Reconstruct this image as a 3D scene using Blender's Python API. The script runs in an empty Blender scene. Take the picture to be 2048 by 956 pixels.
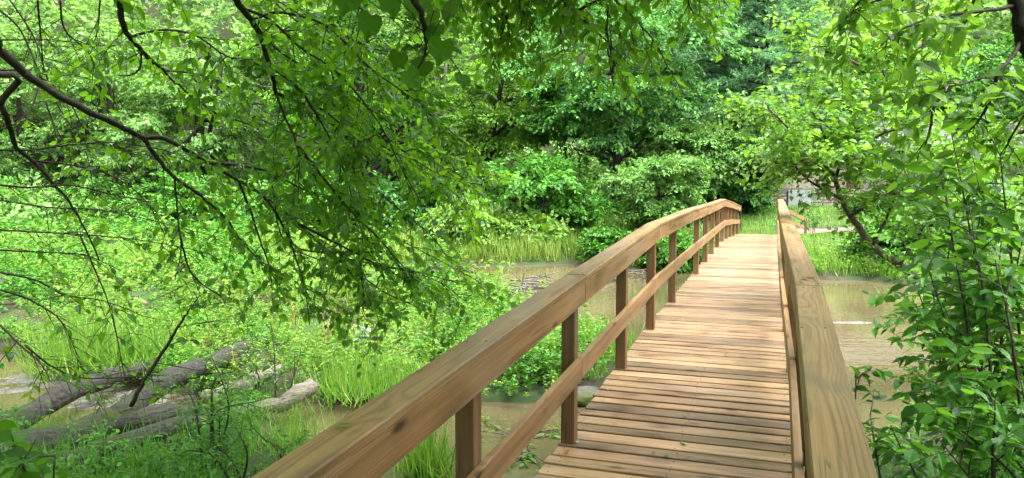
import bpy, math, numpy as np
from mathutils import Matrix, Vector
PI = math.pi
S = bpy.context.scene
C = S.collection
# ---------------------------------------------------------------- camera, sky, sun, exposure
F, CU, CV, EYE = 1500.0, 1024.0, 478.0, 2.7
PITCH = math.radians(4.118)
cam_d = bpy.data.cameras.new('camera'); cam = bpy.data.objects.new('camera', cam_d); C.objects.link(cam)
cam.location = (0, 0, EYE); cam.rotation_euler = (PI / 2 - PITCH, 0, 0)
cam_d.sensor_width = 36; cam_d.lens = F * 36 / 2048; cam_d.clip_start = 0.05; cam_d.clip_end = 1000
S.camera = cam
SUN_EL, SUN_AZ = math.radians(66), math.radians(125)       # azimuth measured from +Y towards +X
W = bpy.data.worlds.new('World'); S.world = W; W.use_nodes = True
nt = W.node_tree; nt.nodes.clear()
sky = nt.nodes.new('ShaderNodeTexSky'); sky.sky_type = 'NISHITA'; sky.sun_disc = False
sky.sun_elevation = SUN_EL; sky.sun_rotation = SUN_AZ; sky.dust_density = 6; sky.air_density = 1.0; sky.ozone_density = 1.0
hs = nt.nodes.new('ShaderNodeHueSaturation'); hs.inputs['Saturation'].default_value = 0.18   # a clouded, whitish sky
bg = nt.nodes.new('ShaderNodeBackground'); bg.inputs['Strength'].default_value = 0.055
wo = nt.nodes.new('ShaderNodeOutputWorld')
nt.links.new(sky.outputs[0], hs.inputs['Color']); nt.links.new(hs.outputs[0], bg.inputs[0]); nt.links.new(bg.outputs[0], wo.inputs[0])
sun_d = bpy.data.lights.new('sun', 'SUN'); sun_d.energy = 1.5; sun_d.angle = math.radians(80); sun_d.color = (1.0, 0.975, 0.94)
sun = bpy.data.objects.new('sun', sun_d); C.objects.link(sun)
sd = Vector((math.sin(SUN_AZ) * math.cos(SUN_EL), math.cos(SUN_AZ) * math.cos(SUN_EL), math.sin(SUN_EL)))
sun.rotation_euler = sd.to_track_quat('Z', 'Y').to_euler(); sun.location = sd * 60
S.view_settings.view_transform = 'Standard'; S.view_settings.look = 'None'; S.view_settings.gamma = 1
S.view_settings.exposure = 3.6
S.render.engine = 'CYCLES'
S.cycles.max_bounces = 6; S.cycles.diffuse_bounces = 1; S.cycles.glossy_bounces = 2; S.cycles.transmission_bounces = 4
S.cycles.caustics_reflective = False; S.cycles.caustics_refractive = False
S.cycles.use_denoising = True

# ---------------------------------------------------------------- helpers
def ray(u, v):
    a, b = (u - CU) / F, (CV - v) / F
    return np.array([a, math.cos(PITCH) + b * math.sin(PITCH), -math.sin(PITCH) + b * math.cos(PITCH)])
def P(u, v, d):
    r = ray(u, v); return np.array([0, 0, EYE]) + r * (d / r[1])
def G(u, v, z=0.0):
    r = ray(u, v); return np.array([0, 0, EYE]) + r * ((z - EYE) / r[2])
def norm(a):
    return a / np.maximum(np.linalg.norm(a, axis=-1, keepdims=True), 1e-9)
def make_mesh(name, verts, faces, smooth=False):
    """faces: (n,3) or (n,4) array, or a list of such arrays"""
    if not isinstance(faces, list): faces = [faces]
    me = bpy.data.meshes.new(name)
    verts = np.ascontiguousarray(verts, dtype=np.float32)
    me.vertices.add(len(verts)); me.vertices.foreach_set('co', verts.ravel())
    idx = np.concatenate([np.asarray(f, dtype=np.int32).ravel() for f in faces])
    tot = np.concatenate([np.full(len(f), np.asarray(f).shape[1], dtype=np.int32) for f in faces])
    me.loops.add(len(idx)); me.loops.foreach_set('vertex_index', idx)
    me.polygons.add(len(tot)); st = np.concatenate([[0], np.cumsum(tot)[:-1]]).astype(np.int32)
    me.polygons.foreach_set('loop_start', st)
    me.polygons.foreach_set('use_smooth', np.full(len(tot), bool(smooth)))
    me.update(calc_edges=True)
    return me
def obj(name, me, mat=None, parent=None, loc=None):
    o = bpy.data.objects.new(name, me); C.objects.link(o)
    if mat and me and not me.materials: me.materials.append(mat)
    if parent: o.parent = parent
    if loc is not None: o.location = loc
    return o
def tag(o, label=None, cat=None, group=None, kind=None):
    if label: o['label'] = label
    if cat: o['category'] = cat
    if group: o['group'] = group
    if kind: o['kind'] = kind
    return o
def thing(name, label, cat, loc=(0, 0, 0), rotz=0, group=None):
    o = bpy.data.objects.new(name, None); C.objects.link(o); o.location = loc; o.rotation_euler = (0, 0, rotz)
    o.empty_display_size = 0.2
    return tag(o, label, cat, group)
class Geo:
    """collects verts and faces"""
    def __init__(s): s.v = []; s.t = []; s.q = []; s.n = 0
    def add(s, v, tris=None, quads=None):
        if tris is not None and len(tris): s.t.append(np.asarray(tris) + s.n)
        if quads is not None and len(quads): s.q.append(np.asarray(quads) + s.n)
        s.v.append(np.asarray(v, float)); s.n += len(v)
    def mesh(s, name, smooth=False, origin=None):
        v = np.concatenate(s.v)
        if origin is not None: v = v - np.asarray(origin)
        f = []
        if s.t: f.append(np.concatenate(s.t))
        if s.q: f.append(np.concatenate(s.q))
        return make_mesh(name, v, f, smooth)
    def tube(s, pts, rad, sides=6, cap=True):
        pts = np.asarray(pts, float); n = len(pts); rad = np.broadcast_to(np.asarray(rad, float), (n,))
        t = norm(np.gradient(pts, axis=0))
        up = np.array([0.0, 0.0, 1.0]) if abs(t[:, 2]).mean() < 0.8 else np.array([1.0, 0.0, 0.0])
        a = norm(np.cross(t, up)); b = np.cross(t, a)
        ang = np.arange(sides) * 2 * PI / sides
        ring = pts[:, None] + rad[:, None, None] * (a[:, None] * np.cos(ang)[None, :, None] + b[:, None] * np.sin(ang)[None, :, None])
        v = ring.reshape(-1, 3); i = np.arange(n - 1)[:, None] * sides; j = np.arange(sides)[None]; k = (j + 1) % sides
        q = np.stack([i + j, i + k, i + sides + k, i + sides + j], -1).reshape(-1, 4)
        tr = None
        if cap:
            v = np.concatenate([v, pts[:1], pts[-1:]])
            e0, e1 = n * sides, n * sides + 1
            jj = np.arange(sides); kk = (jj + 1) % sides
            tr = np.concatenate([np.stack([kk, jj, np.full(sides, e0)], -1), np.stack([(n - 1) * sides + jj, (n - 1) * sides + kk, np.full(sides, e1)], -1)])
        s.add(v, tr, q)
def smooth_line(pts, n):
    """Catmull-Rom through pts"""
    p = np.asarray(pts, float); p = np.concatenate([[2 * p[0] - p[1]], p, [2 * p[-1] - p[-2]]])
    m = len(p) - 3; t = np.linspace(0, m - 1e-6, n); i = t.astype(int); u = (t - i)[:, None]
    a, b, c, d = p[i], p[i + 1], p[i + 2], p[i + 3]
    return 0.5 * (2 * b + (c - a) * u + (2 * a - 5 * b + 4 * c - d) * u ** 2 + (3 * b - a - 3 * c + d) * u ** 3)
def vnoise(p, seed=0, freq=1.0):
    """cheap smooth pseudo noise from sines, p (n,k)"""
    r = np.random.default_rng(seed); out = np.zeros(len(p))
    for k in range(6):
        w = r.normal(size=p.shape[1]) * freq * (1 + 0.5 * k); out += np.sin(p @ w + r.uniform(0, 6.28)) / (1 + 0.5 * k)
    return out / 2.2

# ---------------------------------------------------------------- materials
def nodes(name):
    m = bpy.data.materials.new(name); m.use_nodes = True; t = m.node_tree; t.nodes.clear()
    N = lambda ty, **kw: _n(t, ty, kw)
    out = N('ShaderNodeOutputMaterial'); return m, t, N, out
def _n(t, ty, kw):
    n = t.nodes.new(ty)
    for k, v in kw.items():
        if k.startswith('i_'):
            key = k[2:]; key = int(key) if key.isdigit() else key.replace('_', ' ')
            n.inputs[key].default_value = v
        else: setattr(n, k, v)
    return n
def ramp(N, stops, interp='LINEAR'):
    r = N('ShaderNodeValToRGB'); e = r.color_ramp.elements; r.color_ramp.interpolation = interp
    while len(e) < len(stops): e.new(0.5)
    for x, (p, c) in zip(e, stops):
        x.position = p; x.color = (*c, 1) if len(c) == 3 else c
    return r
def leaf_mat(name, cols, trans=(0.25, 0.45, 0.04), tfac=0.35, rough=0.42, spec=0.5):
    m, t, N, out = nodes(name); L = t.links.new
    geo = N('ShaderNodeNewGeometry'); r = ramp(N, cols); L(geo.outputs['Random Per Island'], r.inputs[0])
    tc = N('ShaderNodeTexCoord'); nz = N('ShaderNodeTexNoise', i_Scale=0.7, i_Detail=2.0); L(tc.outputs['Object'], nz.inputs['Vector'])
    mr = N('ShaderNodeMapRange'); mr.inputs[1].default_value = 0.3; mr.inputs[2].default_value = 0.7; mr.inputs[3].default_value = 0.75; mr.inputs[4].default_value = 1.25
    L(nz.outputs[0], mr.inputs[0])
    hv = N('ShaderNodeHueSaturation'); L(mr.outputs[0], hv.inputs['Value']); L(r.outputs[0], hv.inputs['Color'])
    bs = N('ShaderNodeBsdfPrincipled', i_Roughness=rough); bs.inputs['Specular IOR Level'].default_value = spec
    L(hv.outputs[0], bs.inputs['Base Color'])
    tr = N('ShaderNodeBsdfTranslucent'); mx = N('ShaderNodeMix', data_type='RGBA', blend_type='MIX'); mx.inputs[0].default_value = 0.7
    L(hv.outputs[0], mx.inputs[6]); mx.inputs[7].default_value = (*trans, 1); L(mx.outputs[2], tr.inputs['Color'])
    ms = N('ShaderNodeMixShader'); ms.inputs[0].default_value = tfac
    L(bs.outputs[0], ms.inputs[1]); L(tr.outputs[0], ms.inputs[2]); L(ms.outputs[0], out.inputs[0])
    return m
def greens(d, l, y=None):
    y = y or l
    return [(0.0, tuple(a * .45 for a in d)), (0.4, tuple(a * .6 + b * .4 for a, b in zip(d, l))), (0.85, l), (1.0, y)]
ML = {}
ML['mid'] = leaf_mat('leaf_mid_green', greens((0.02, 0.10, 0.013), (0.075, 0.24, 0.026), (0.16, 0.33, 0.035)), (0.16, 0.45, 0.03), .2, .45, .18)
ML['blue'] = leaf_mat('leaf_blue_green', greens((0.025, 0.12, 0.022), (0.095, 0.28, 0.052), (0.19, 0.38, 0.075)), (0.17, 0.45, 0.05), .2, .42, .18)
ML['yellow'] = leaf_mat('leaf_yellow_green', greens((0.05, 0.17, 0.018), (0.15, 0.33, 0.035), (0.26, 0.40, 0.05)), (0.25, 0.5, 0.03), .25, .45, .18)
ML['olive'] = leaf_mat('leaf_olive_green', greens((0.04, 0.15, 0.03), (0.14, 0.31, 0.06), (0.24, 0.38, 0.09)), (0.25, 0.48, 0.06), .2, .42, .18)
ML['dark'] = leaf_mat('leaf_dark_green', greens((0.012, 0.065, 0.014), (0.045, 0.16, 0.03), (0.09, 0.23, 0.04)), (0.13, 0.36, 0.03), .2, .42, .18)
ML['far'] = leaf_mat('leaf_far_hillside', greens((0.06, 0.18, 0.04), (0.17, 0.34, 0.08), (0.27, 0.41, 0.10)), (0.26, 0.48, 0.07), .35, .5, .3)
ML['herb'] = leaf_mat('leaf_marsh_herb', greens((0.04, 0.14, 0.02), (0.17, 0.33, 0.05), (0.34, 0.44, 0.09)), (0.32, 0.55, 0.06), 0.36, .45, .3)
ML['grass'] = leaf_mat('grass_blade', [(0, (0.025, 0.11, 0.012)), (.5, (0.085, 0.24, 0.025)), (.85, (0.19, 0.33, 0.04)), (1, (0.32, 0.27, 0.11))], (0.3, 0.58, 0.05), 0.38, 0.5, 0.25)
ML['reed'] = leaf_mat('reed_blade', greens((0.06, 0.18, 0.025), (0.20, 0.34, 0.05), (0.40, 0.38, 0.13)), (0.4, 0.5, 0.08), 0.4, 0.5, 0.3)
ML['near'] = leaf_mat('leaf_overhanging', greens((0.02, 0.09, 0.012), (0.08, 0.25, 0.028), (0.2, 0.42, 0.04)), (0.36, 0.75, 0.02), 0.5, 0.33, 0.5)
ML['nearr'] = leaf_mat('leaf_sapling', greens((0.025, 0.11, 0.018), (0.07, 0.22, 0.03), (0.13, 0.30, 0.04)), (0.22, 0.55, 0.03), 0.4, 0.4, 0.3)
ML['lime'] = leaf_mat('leaf_lime', greens((0.04, 0.14, 0.02), (0.11, 0.27, 0.035), (0.21, 0.37, 0.05)), (0.32, 0.65, 0.035), 0.45, 0.36, 0.45)
ML['big'] = leaf_mat('leaf_broad_lobed', greens((0.03, 0.11, 0.012), (0.06, 0.19, 0.02), (0.09, 0.23, 0.03)), (0.22, 0.5, 0.02), 0.4, 0.5, 0.2)
ML['pale'] = leaf_mat('leaf_pale_underside', greens((0.22, 0.33, 0.2), (0.40, 0.52, 0.36), (0.45, 0.6, 0.4)), (0.4, 0.6, 0.3), 0.3)
ML['pine'] = leaf_mat('pine_needle', greens((0.06, 0.19, 0.08), (0.16, 0.35, 0.16), (0.24, 0.43, 0.19)), (0.2, 0.45, 0.15), 0.35, .5, .3)
ML['dead'] = leaf_mat('leaf_dead', greens((0.10, 0.035, 0.015), (0.25, 0.10, 0.03), (0.35, 0.15, 0.05)), (0.3, 0.12, 0.03), 0.2)

def rough_mat(name, c1, c2, scale=8.0, rough=0.85, bump=0.3, stretch=(1, 1, 1), c3=None, spec=0.3, rot=0.0):
    m, t, N, out = nodes(name); L = t.links.new
    tc = N('ShaderNodeTexCoord'); mp = N('ShaderNodeMapping'); mp.inputs['Scale'].default_value = stretch
    vr = N('ShaderNodeVectorRotate', rotation_type='Z_AXIS'); vr.inputs['Angle'].default_value = rot; L(tc.outputs['Object'], vr.inputs['Vector']); L(vr.outputs[0], mp.inputs[0])
    n1 = N('ShaderNodeTexNoise', i_Scale=scale, i_Detail=8.0, i_Roughness=0.65); L(mp.outputs[0], n1.inputs['Vector'])
    n2 = N('ShaderNodeTexNoise', i_Scale=scale * 0.17, i_Detail=3.0); L(mp.outputs[0], n2.inputs['Vector'])
    r = ramp(N, [(0.3, c1), (0.7, c2)]); L(n1.outputs[0], r.inputs[0]); col = r.outputs[0]
    if c3:
        mx = N('ShaderNodeMix', data_type='RGBA'); rr = ramp(N, [(0.48, (0, 0, 0)), (0.62, (1, 1, 1))]); L(n2.outputs[0], rr.inputs[0])
        L(rr.outputs[0], mx.inputs[0]); L(col, mx.inputs[6]); mx.inputs[7].default_value = (*c3, 1); col = mx.outputs[2]
    bs = N('ShaderNodeBsdfPrincipled', i_Roughness=rough); bs.inputs['Specular IOR Level'].default_value = spec
    L(col, bs.inputs['Base Color'])
    b = N('ShaderNodeBump', i_Strength=bump, i_Distance=0.05); L(n1.outputs[0], b.inputs['Height']); L(b.outputs[0], bs.inputs['Normal'])
    L(bs.outputs[0], out.inputs[0]); return m
M_SOIL = rough_mat('soil', (0.016, 0.015, 0.008), (0.045, 0.04, 0.02), 3.0, 0.9, 0.5, c3=(0.02, 0.045, 0.01))
M_PATH = rough_mat('dirt_path', (0.09, 0.06, 0.042), (0.18, 0.125, 0.095), 6.0, 0.95, 0.3)
M_BARK = rough_mat('bark', (0.009, 0.008, 0.006), (0.032, 0.028, 0.022), 14.0, 0.85, 0.6, (1, 1, 0.3))
M_MOTTLE = rough_mat('mottled_bark', (0.03, 0.026, 0.02), (0.17, 0.16, 0.14), 11.0, 0.8, 0.4)
M_DRIFT = rough_mat('driftwood_log', (0.06, 0.05, 0.04), (0.30, 0.26, 0.21), 9.0, 0.8, 1.0, (0.3, 3.0, 3.0), c3=(0.14, 0.12, 0.095), rot=-0.6)
M_TWIG = rough_mat('twig_bark', (0.018, 0.014, 0.011), (0.06, 0.05, 0.038), 30.0, 0.7, 0.3)
M_PALEBARK = rough_mat('pale_bark', (0.16, 0.14, 0.11), (0.36, 0.33, 0.28), 10.0, 0.85, 0.4, (1, 1, 0.4))
M_STEM = rough_mat('green_stem', (0.05, 0.10, 0.025), (0.12, 0.2, 0.05), 12.0, 0.6, 0.1)
M_LOG = rough_mat('weathered_log', (0.006, 0.0056, 0.0048), (0.068, 0.065, 0.058), 9.0, 0.8, 1.0, (0.3, 3.0, 3.0), c3=(0.03, 0.04, 0.015), rot=-0.92)
M_ROCK = rough_mat('river_rock', (0.04, 0.038, 0.034), (0.12, 0.115, 0.105), 5.0, 0.8, 0.6, c3=(0.05, 0.075, 0.012))
M_STICK = rough_mat('driftwood_stick', (0.03, 0.026, 0.022), (0.14, 0.125, 0.11), 12.0, 0.8, 0.3)

def wood_mat(name, base, dark, late, rough=0.45, ring=0.011, tone=0.16, wet=0.5):
    m, t, N, out = nodes(name); L = t.links.new
    tc = N('ShaderNodeTexCoord'); oi = N('ShaderNodeObjectInfo')
    mul = N('ShaderNodeMath', operation='MULTIPLY'); mul.inputs[1].default_value = 41.0; L(oi.outputs['Random'], mul.inputs[0])
    cmb = N('ShaderNodeCombineXYZ'); L(mul.outputs[0], cmb.inputs[0])
    off = N('ShaderNodeVectorMath', operation='ADD'); L(tc.outputs['Object'], off.inputs[0]); L(cmb.outputs[0], off.inputs[1])
    def mapped(sc):
        mp = N('ShaderNodeVectorMath', operation='MULTIPLY'); mp.inputs[1].default_value = sc; L(off.outputs[0], mp.inputs[0]); return mp.outputs[0]
    def noise(vec, scale, det=3.0):
        n = N('ShaderNodeTexNoise', i_Scale=scale, i_Detail=det); L(vec, n.inputs['Vector']); return n.outputs[0]
    def math_(op, a, b=None, c=None):
        n = N('ShaderNodeMath', operation=op)
        for i, x in enumerate((a, b, c)):
            if x is None: continue
            if isinstance(x, (int, float)): n.inputs[i].default_value = x
            else: L(x, n.inputs[i])
        return n.outputs[0]
    # knots
    vor = N('ShaderNodeTexVoronoi', i_Scale=1.0); L(mapped((2.3, 7.0, 7.0)), vor.inputs['Vector'])
    kd = vor.outputs['Distance']
    knot = N('ShaderNodeMapRange'); knot.inputs[1].default_value = 0.06; knot.inputs[2].default_value = 0.15; knot.inputs[3].default_value = 1.0; knot.inputs[4].default_value = 0.0; L(kd, knot.inputs[0])
    kb = N('ShaderNodeMapRange'); kb.inputs[1].default_value = 0.0; kb.inputs[2].default_value = 0.45; kb.inputs[3].default_value = 0.02; kb.inputs[4].default_value = 0.0; L(kd, kb.inputs[0])
    # rings
    wob = noise(mapped((1.1, 3.0, 3.0)), 1.0, 3.0)
    sep = N('ShaderNodeSeparateXYZ'); L(tc.outputs['Object'], sep.inputs[0])
    oy = math_('MULTIPLY_ADD', oi.outputs['Random'], 0.11, -0.055)
    y2 = math_('POWER', math_('ABSOLUTE', math_('ADD', sep.outputs[1], oy)), 2.0); z2 = math_('POWER', math_('ADD', sep.outputs[2], 0.07), 2.0)
    r = math_('SQRT', math_('ADD', y2, z2))
    r = math_('ADD', math_('ADD', r, math_('MULTIPLY', wob, 0.035)), kb.outputs[0])
    band = math_('MULTIPLY_ADD', math_('SINE', math_('MULTIPLY', r, 2 * PI / ring)), 0.5, 0.5)
    band = math_('POWER', band, 2.5)
    fib = noise(mapped((5.0, 260.0, 260.0)), 1.0, 2.0)
    streak = noise(mapped((0.9, 22.0, 22.0)), 1.0, 4.0)
    stain = noise(mapped((2.2, 5.0, 5.0)), 1.0, 5.0)
    c1 = N('ShaderNodeMix', data_type='RGBA'); L(math_('MULTIPLY', band, 0.55), c1.inputs[0]); c1.inputs[6].default_value = (*base, 1); c1.inputs[7].default_value = (*late, 1)
    sr = N('ShaderNodeMapRange'); sr.inputs[1].default_value = 0.45; sr.inputs[2].default_value = 0.75; sr.inputs[3].default_value = 0; sr.inputs[4].default_value = 0.85; L(streak, sr.inputs[0])
    c2 = N('ShaderNodeMix', data_type='RGBA'); L(sr.outputs[0], c2.inputs[0]); L(c1.outputs[2], c2.inputs[6]); c2.inputs[7].default_value = (*late, 1)
    stn = N('ShaderNodeMapRange'); stn.inputs[1].default_value = 0.52; stn.inputs[2].default_value = 0.72; stn.inputs[3].default_value = 0; stn.inputs[4].default_value = wet; L(stain, stn.inputs[0])
    c3 = N('ShaderNodeMix', data_type='RGBA'); L(stn.outputs[0], c3.inputs[0]); L(c2.outputs[2], c3.inputs[6]); c3.inputs[7].default_value = (*dark, 1)
    c4 = N('ShaderNodeMix', data_type='RGBA'); L(knot.outputs[0], c4.inputs[0]); L(c3.outputs[2], c4.inputs[6]); c4.inputs[7].default_value = (0.035, 0.018, 0.01, 1)
    # drying cracks: thin dark lines along the grain, in patches
    cn = noise(mapped((0.8, 34.0, 34.0)), 1.0, 1.0); cm = noise(mapped((1.3, 4.0, 4.0)), 1.0, 2.0)
    line = N('ShaderNodeMapRange'); line.inputs[1].default_value = 0.0; line.inputs[2].default_value = 0.02; line.inputs[3].default_value = 1; line.inputs[4].default_value = 0; L(math_('ABSOLUTE', math_('SUBTRACT', cn, 0.5)), line.inputs[0])
    patch = N('ShaderNodeMapRange'); patch.inputs[1].default_value = 0.5; patch.inputs[2].default_value = 0.62; patch.inputs[3].default_value = 0; patch.inputs[4].default_value = 1.0; L(cm, patch.inputs[0])
    crack = math_('MULTIPLY', line.outputs[0], patch.outputs[0])
    c5 = N('ShaderNodeMix', data_type='RGBA'); L(crack, c5.inputs[0]); L(c4.outputs[2], c5.inputs[6]); c5.inputs[7].default_value = (0.025, 0.013, 0.008, 1)
    # grey weathering
    gw = noise(mapped((0.7, 2.5, 2.5)), 1.0, 6.0); gr = N('ShaderNodeMapRange'); gr.inputs[1].default_value = 0.5; gr.inputs[2].default_value = 0.75; gr.inputs[3].default_value = 0; gr.inputs[4].default_value = 0.45; L(gw, gr.inputs[0])
    c6 = N('ShaderNodeMix', data_type='RGBA'); L(gr.outputs[0], c6.inputs[0]); L(c5.outputs[2], c6.inputs[6]); c6.inputs[7].default_value = (0.23, 0.19, 0.15, 1)
    hv = N('ShaderNodeHueSaturation'); L(c6.outputs[2], hv.inputs['Color'])
    L(math_('ADD', math_('MULTIPLY_ADD', oi.outputs['Random'], 2 * tone, 0.48 - tone), math_('ADD', math_('MULTIPLY', fib, 0.35), math_('MULTIPLY', noise(mapped((1.6, 62.0, 62.0)), 1.0, 3.0), 0.75))), hv.inputs['Value'])
    hue = math_('MULTIPLY_ADD', math_('FRACT', math_('MULTIPLY', oi.outputs['Random'], 7.31)), 0.010, 0.491); L(hue, hv.inputs['Hue'])
    bs = N('ShaderNodeBsdfPrincipled'); bs.inputs['Specular IOR Level'].default_value = 0.4
    L(hv.outputs[0], bs.inputs['Base Color']); L(math_('MULTIPLY_ADD', stain, -0.5, rough + 0.3), bs.inputs['Roughness'])
    b = N('ShaderNodeBump', i_Strength=0.35, i_Distance=0.002)
    L(math_('ADD', math_('MULTIPLY', band, 0.55), math_('SUBTRACT', fib, math_('ADD', knot.outputs[0], math_('MULTIPLY', crack, 2.0)))), b.inputs['Height']); L(b.outputs[0], bs.inputs['Normal'])
    L(bs.outputs[0], out.inputs[0]); return m
M_PLANK = wood_mat('deck_plank', (0.265, 0.172, 0.09), (0.062, 0.032, 0.018), (0.13, 0.073, 0.036), 0.36, 0.009, 0.42, 0.9)
M_RAIL = wood_mat('rail_lumber', (0.235, 0.145, 0.058), (0.075, 0.038, 0.016), (0.105, 0.057, 0.022), 0.42, 0.010, 0.09, 0.8)
M_POST = wood_mat('post_lumber', (0.155, 0.09, 0.034), (0.06, 0.032, 0.013), (0.085, 0.044, 0.018), 0.5, 0.009, 0.1, 0.5)

def water_mat():
    m, t, N, out = nodes('muddy_water'); L = t.links.new
    tc = N('ShaderNodeTexCoord')
    n1 = N('ShaderNodeTexNoise', i_Scale=0.35, i_Detail=4.0); L(tc.outputs['Object'], n1.inputs['Vector'])
    r = ramp(N, [(0.35, (0.062, 0.051, 0.025)), (0.65, (0.092, 0.075, 0.041))]); L(n1.outputs[0], r.inputs[0])
    bs = N('ShaderNodeBsdfPrincipled', i_Roughness=0.03, i_IOR=1.33); L(r.outputs[0], bs.inputs['Base Color'])
    mp = N('ShaderNodeMapping'); mp.inputs['Scale'].default_value = (1.0, 1.6, 1.0); L(tc.outputs['Object'], mp.inputs[0])
    n2 = N('ShaderNodeTexNoise', i_Scale=2.2, i_Detail=4.0); L(mp.outputs[0], n2.inputs['Vector'])
    b = N('ShaderNodeBump', i_Strength=0.2, i_Distance=0.03); L(n2.outputs[0], b.inputs['Height']); L(b.outputs[0], bs.inputs['Normal'])
    L(bs.outputs[0], out.inputs[0]); return m
M_WATER = water_mat()
M_FOAM = rough_mat('broken_water', (0.055, 0.05, 0.032), (0.16, 0.15, 0.13), 9.0, 0.15, 0.9, spec=0.6)

# ---------------------------------------------------------------- foliage builders
FAR_V = np.array([[0, 0, 0], [0.45, 0.5, 0.10], [1, 0, -0.10], [0.45, -0.5, 0.10]])
FAR_T = np.array([[0, 3, 2], [0, 2, 1]])
NEAR_V = np.array([[0, 0, 0], [0.30, 0, -0.01], [0.65, 0, -0.04], [1, 0, -0.14],
                   [0.22, 0.40, 0.07], [0.60, 0.44, 0.03], [0.22, -0.40, 0.07], [0.60, -0.44, 0.03]])
NEAR_T = np.array([[0, 1, 4], [1, 2, 5], [1, 5, 4], [2, 3, 5], [0, 6, 1], [1, 7, 2], [1, 6, 7], [2, 7, 3]])
LOBE_V = np.array([[0, 0, 0], [-0.16, 0.20, 0.03], [-0.06, 0.44, 0.02], [0.16, 0.52, -0.02], [0.34, 0.47, 0.02], [0.58, 0.40, -0.05], [0.74, 0.17, 0.0], [1.0, 0, -0.14],
                   [0.74, -0.17, 0.0], [0.58, -0.40, -0.05], [0.34, -0.47, 0.02], [0.16, -0.52, -0.02], [-0.06, -0.44, 0.02], [-0.16, -0.20, 0.03], [0.4, 0, -0.05]])
LOBE_T = np.array([[14, i + 1, i] for i in range(13)] + [[14, 0, 13]])
BLADE_V = np.array([[0, 0.5, 0], [0, -0.5, 0], [0.4, 0.42, 0.0], [0.4, -0.42, 0.0], [0.75, 0.25, -0.06], [0.75, -0.25, -0.06], [1, 0, -0.24]])
BLADE_T = np.array([[0, 1, 3], [0, 3, 2], [2, 3, 5], [2, 5, 4], [4, 5, 6]])
STRAW_V = np.array([[0, 0.5, 0], [0, -0.5, 0], [0.55, 0.38, -0.02], [0.55, -0.38, -0.02], [1, 0, -0.22]])
STRAW_T = np.array([[0, 1, 3], [0, 3, 2], [2, 3, 4]])
TEMPL = {'straw': (STRAW_V, STRAW_T), 'far': (FAR_V, FAR_T), 'near': (NEAR_V, NEAR_T), 'lobe': (LOBE_V, LOBE_T), 'blade': (BLADE_V, BLADE_T)}
def leaf_geo(pos, d, n, ln, wd, kind='far'):
    V, T = TEMPL[kind]
    d = norm(d); y = norm(np.cross(n, d)); z = np.cross(d, y); q = np.random.default_rng(len(pos)); cz = q.uniform(-.3, 2.4, (len(pos), 1, 1)); sk = q.normal(size=(len(pos), 1, 1)) * (0 if kind in ('blade', 'straw') else .10)
    ln = np.asarray(ln)[:, None, None]; wd = np.asarray(wd)[:, None, None]
    v = pos[:, None] + d[:, None] * V[None, :, 0:1] * ln + y[:, None] * (V[None, :, 1:2] * wd + sk * ln * V[None, :, 0:1] ** 2) + z[:, None] * V[None, :, 2:3] * ln * cz
    k = len(V); tri = (np.arange(len(pos))[:, None, None] * k + T[None]).reshape(-1, 3)
    return v.reshape(-1, 3), tri
def spray_templates(rng, k, n, L, droop=0.25, flat=0.5):
    out = []
    for _ in range(k):
        x = np.linspace(0.12, 1, n) * L + rng.normal(size=n) * L * 0.02
        s = np.where(np.arange(n) % 2 == 0, 1.0, -1.0)
        off = rng.uniform(0, 0.30, n) * L * (1.15 - x / L)
        pos = np.stack([x, s * off, -droop * x * x / L + rng.normal(size=n) * 0.05 * L], -1)
        a = rng.uniform(0.5, 1.15, n)
        d = np.stack([np.cos(a), s * np.sin(a), -rng.uniform(0.05, 0.6, n)], -1)
        nr = np.stack([rng.normal(size=n) * flat * 0.6 + 0.15, s * 0.2 + rng.normal(size=n) * flat * 0.6, np.ones(n)], -1)
        out.append((pos, norm(d), norm(nr)))
    return np.stack([o[0] for o in out]), np.stack([o[1] for o in out]), np.stack([o[2] for o in out])
def sprays(rng, base, d, n, templ, leaf, aspect=0.5, kind='far', scale=None, thin=1.0):
    """instance spray templates at base (m,3), along d with normal n"""
    tp, td, tn = templ; m = len(base); pick = rng.integers(0, len(tp), m)
    d = norm(d); y = norm(np.cross(n, d)); z = np.cross(d, y)
    R = np.stack([d, y, z], 1)                               # rows
    sc = np.ones(m) if scale is None else scale
    pos = base[:, None] + np.einsum('mki,mij->mkj', tp[pick] * sc[:, None, None], R)
    dd = np.einsum('mki,mij->mkj', td[pick], R); nn = np.einsum('mki,mij->mkj', tn[pick], R)
    pos, dd, nn = pos.reshape(-1, 3), dd.reshape(-1, 3), nn.reshape(-1, 3)
    if thin < 1:
        k = rng.random(len(pos)) < thin; pos, dd, nn = pos[k], dd[k], nn[k]
    ln = leaf * rng.uniform(0.65, 1.25, len(pos)); wd = ln * aspect * rng.uniform(0.8, 1.2, len(pos))
    return leaf_geo(pos, dd, nn, ln, wd, kind)
def lumpy(rng, c, R, m, lobes=9, amp=0.35, inner=0.55, low=-0.75):
    """m points in a lumpy ellipsoid shell with their outward directions"""
    d = norm(rng.normal(size=(m * 2, 3))); d = d[d[:, 2] > low][:m]
    ld = norm(rng.normal(size=(lobes, 3)) + np.array([0, -0.3, 0.2])); la = rng.uniform(0.4, 1.0, lobes)
    k = np.exp(10 * (d @ ld.T - 1)) @ la
    rad = (1 - amp * 0.6) + amp * np.minimum(k, 1.4)
    f = inner + (1 - inner) * rng.random(len(d)) ** 0.45
    o = norm(d / np.asarray(R))
    return np.asarray(c) + d * np.asarray(R) * (rad * f)[:, None], o

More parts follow.
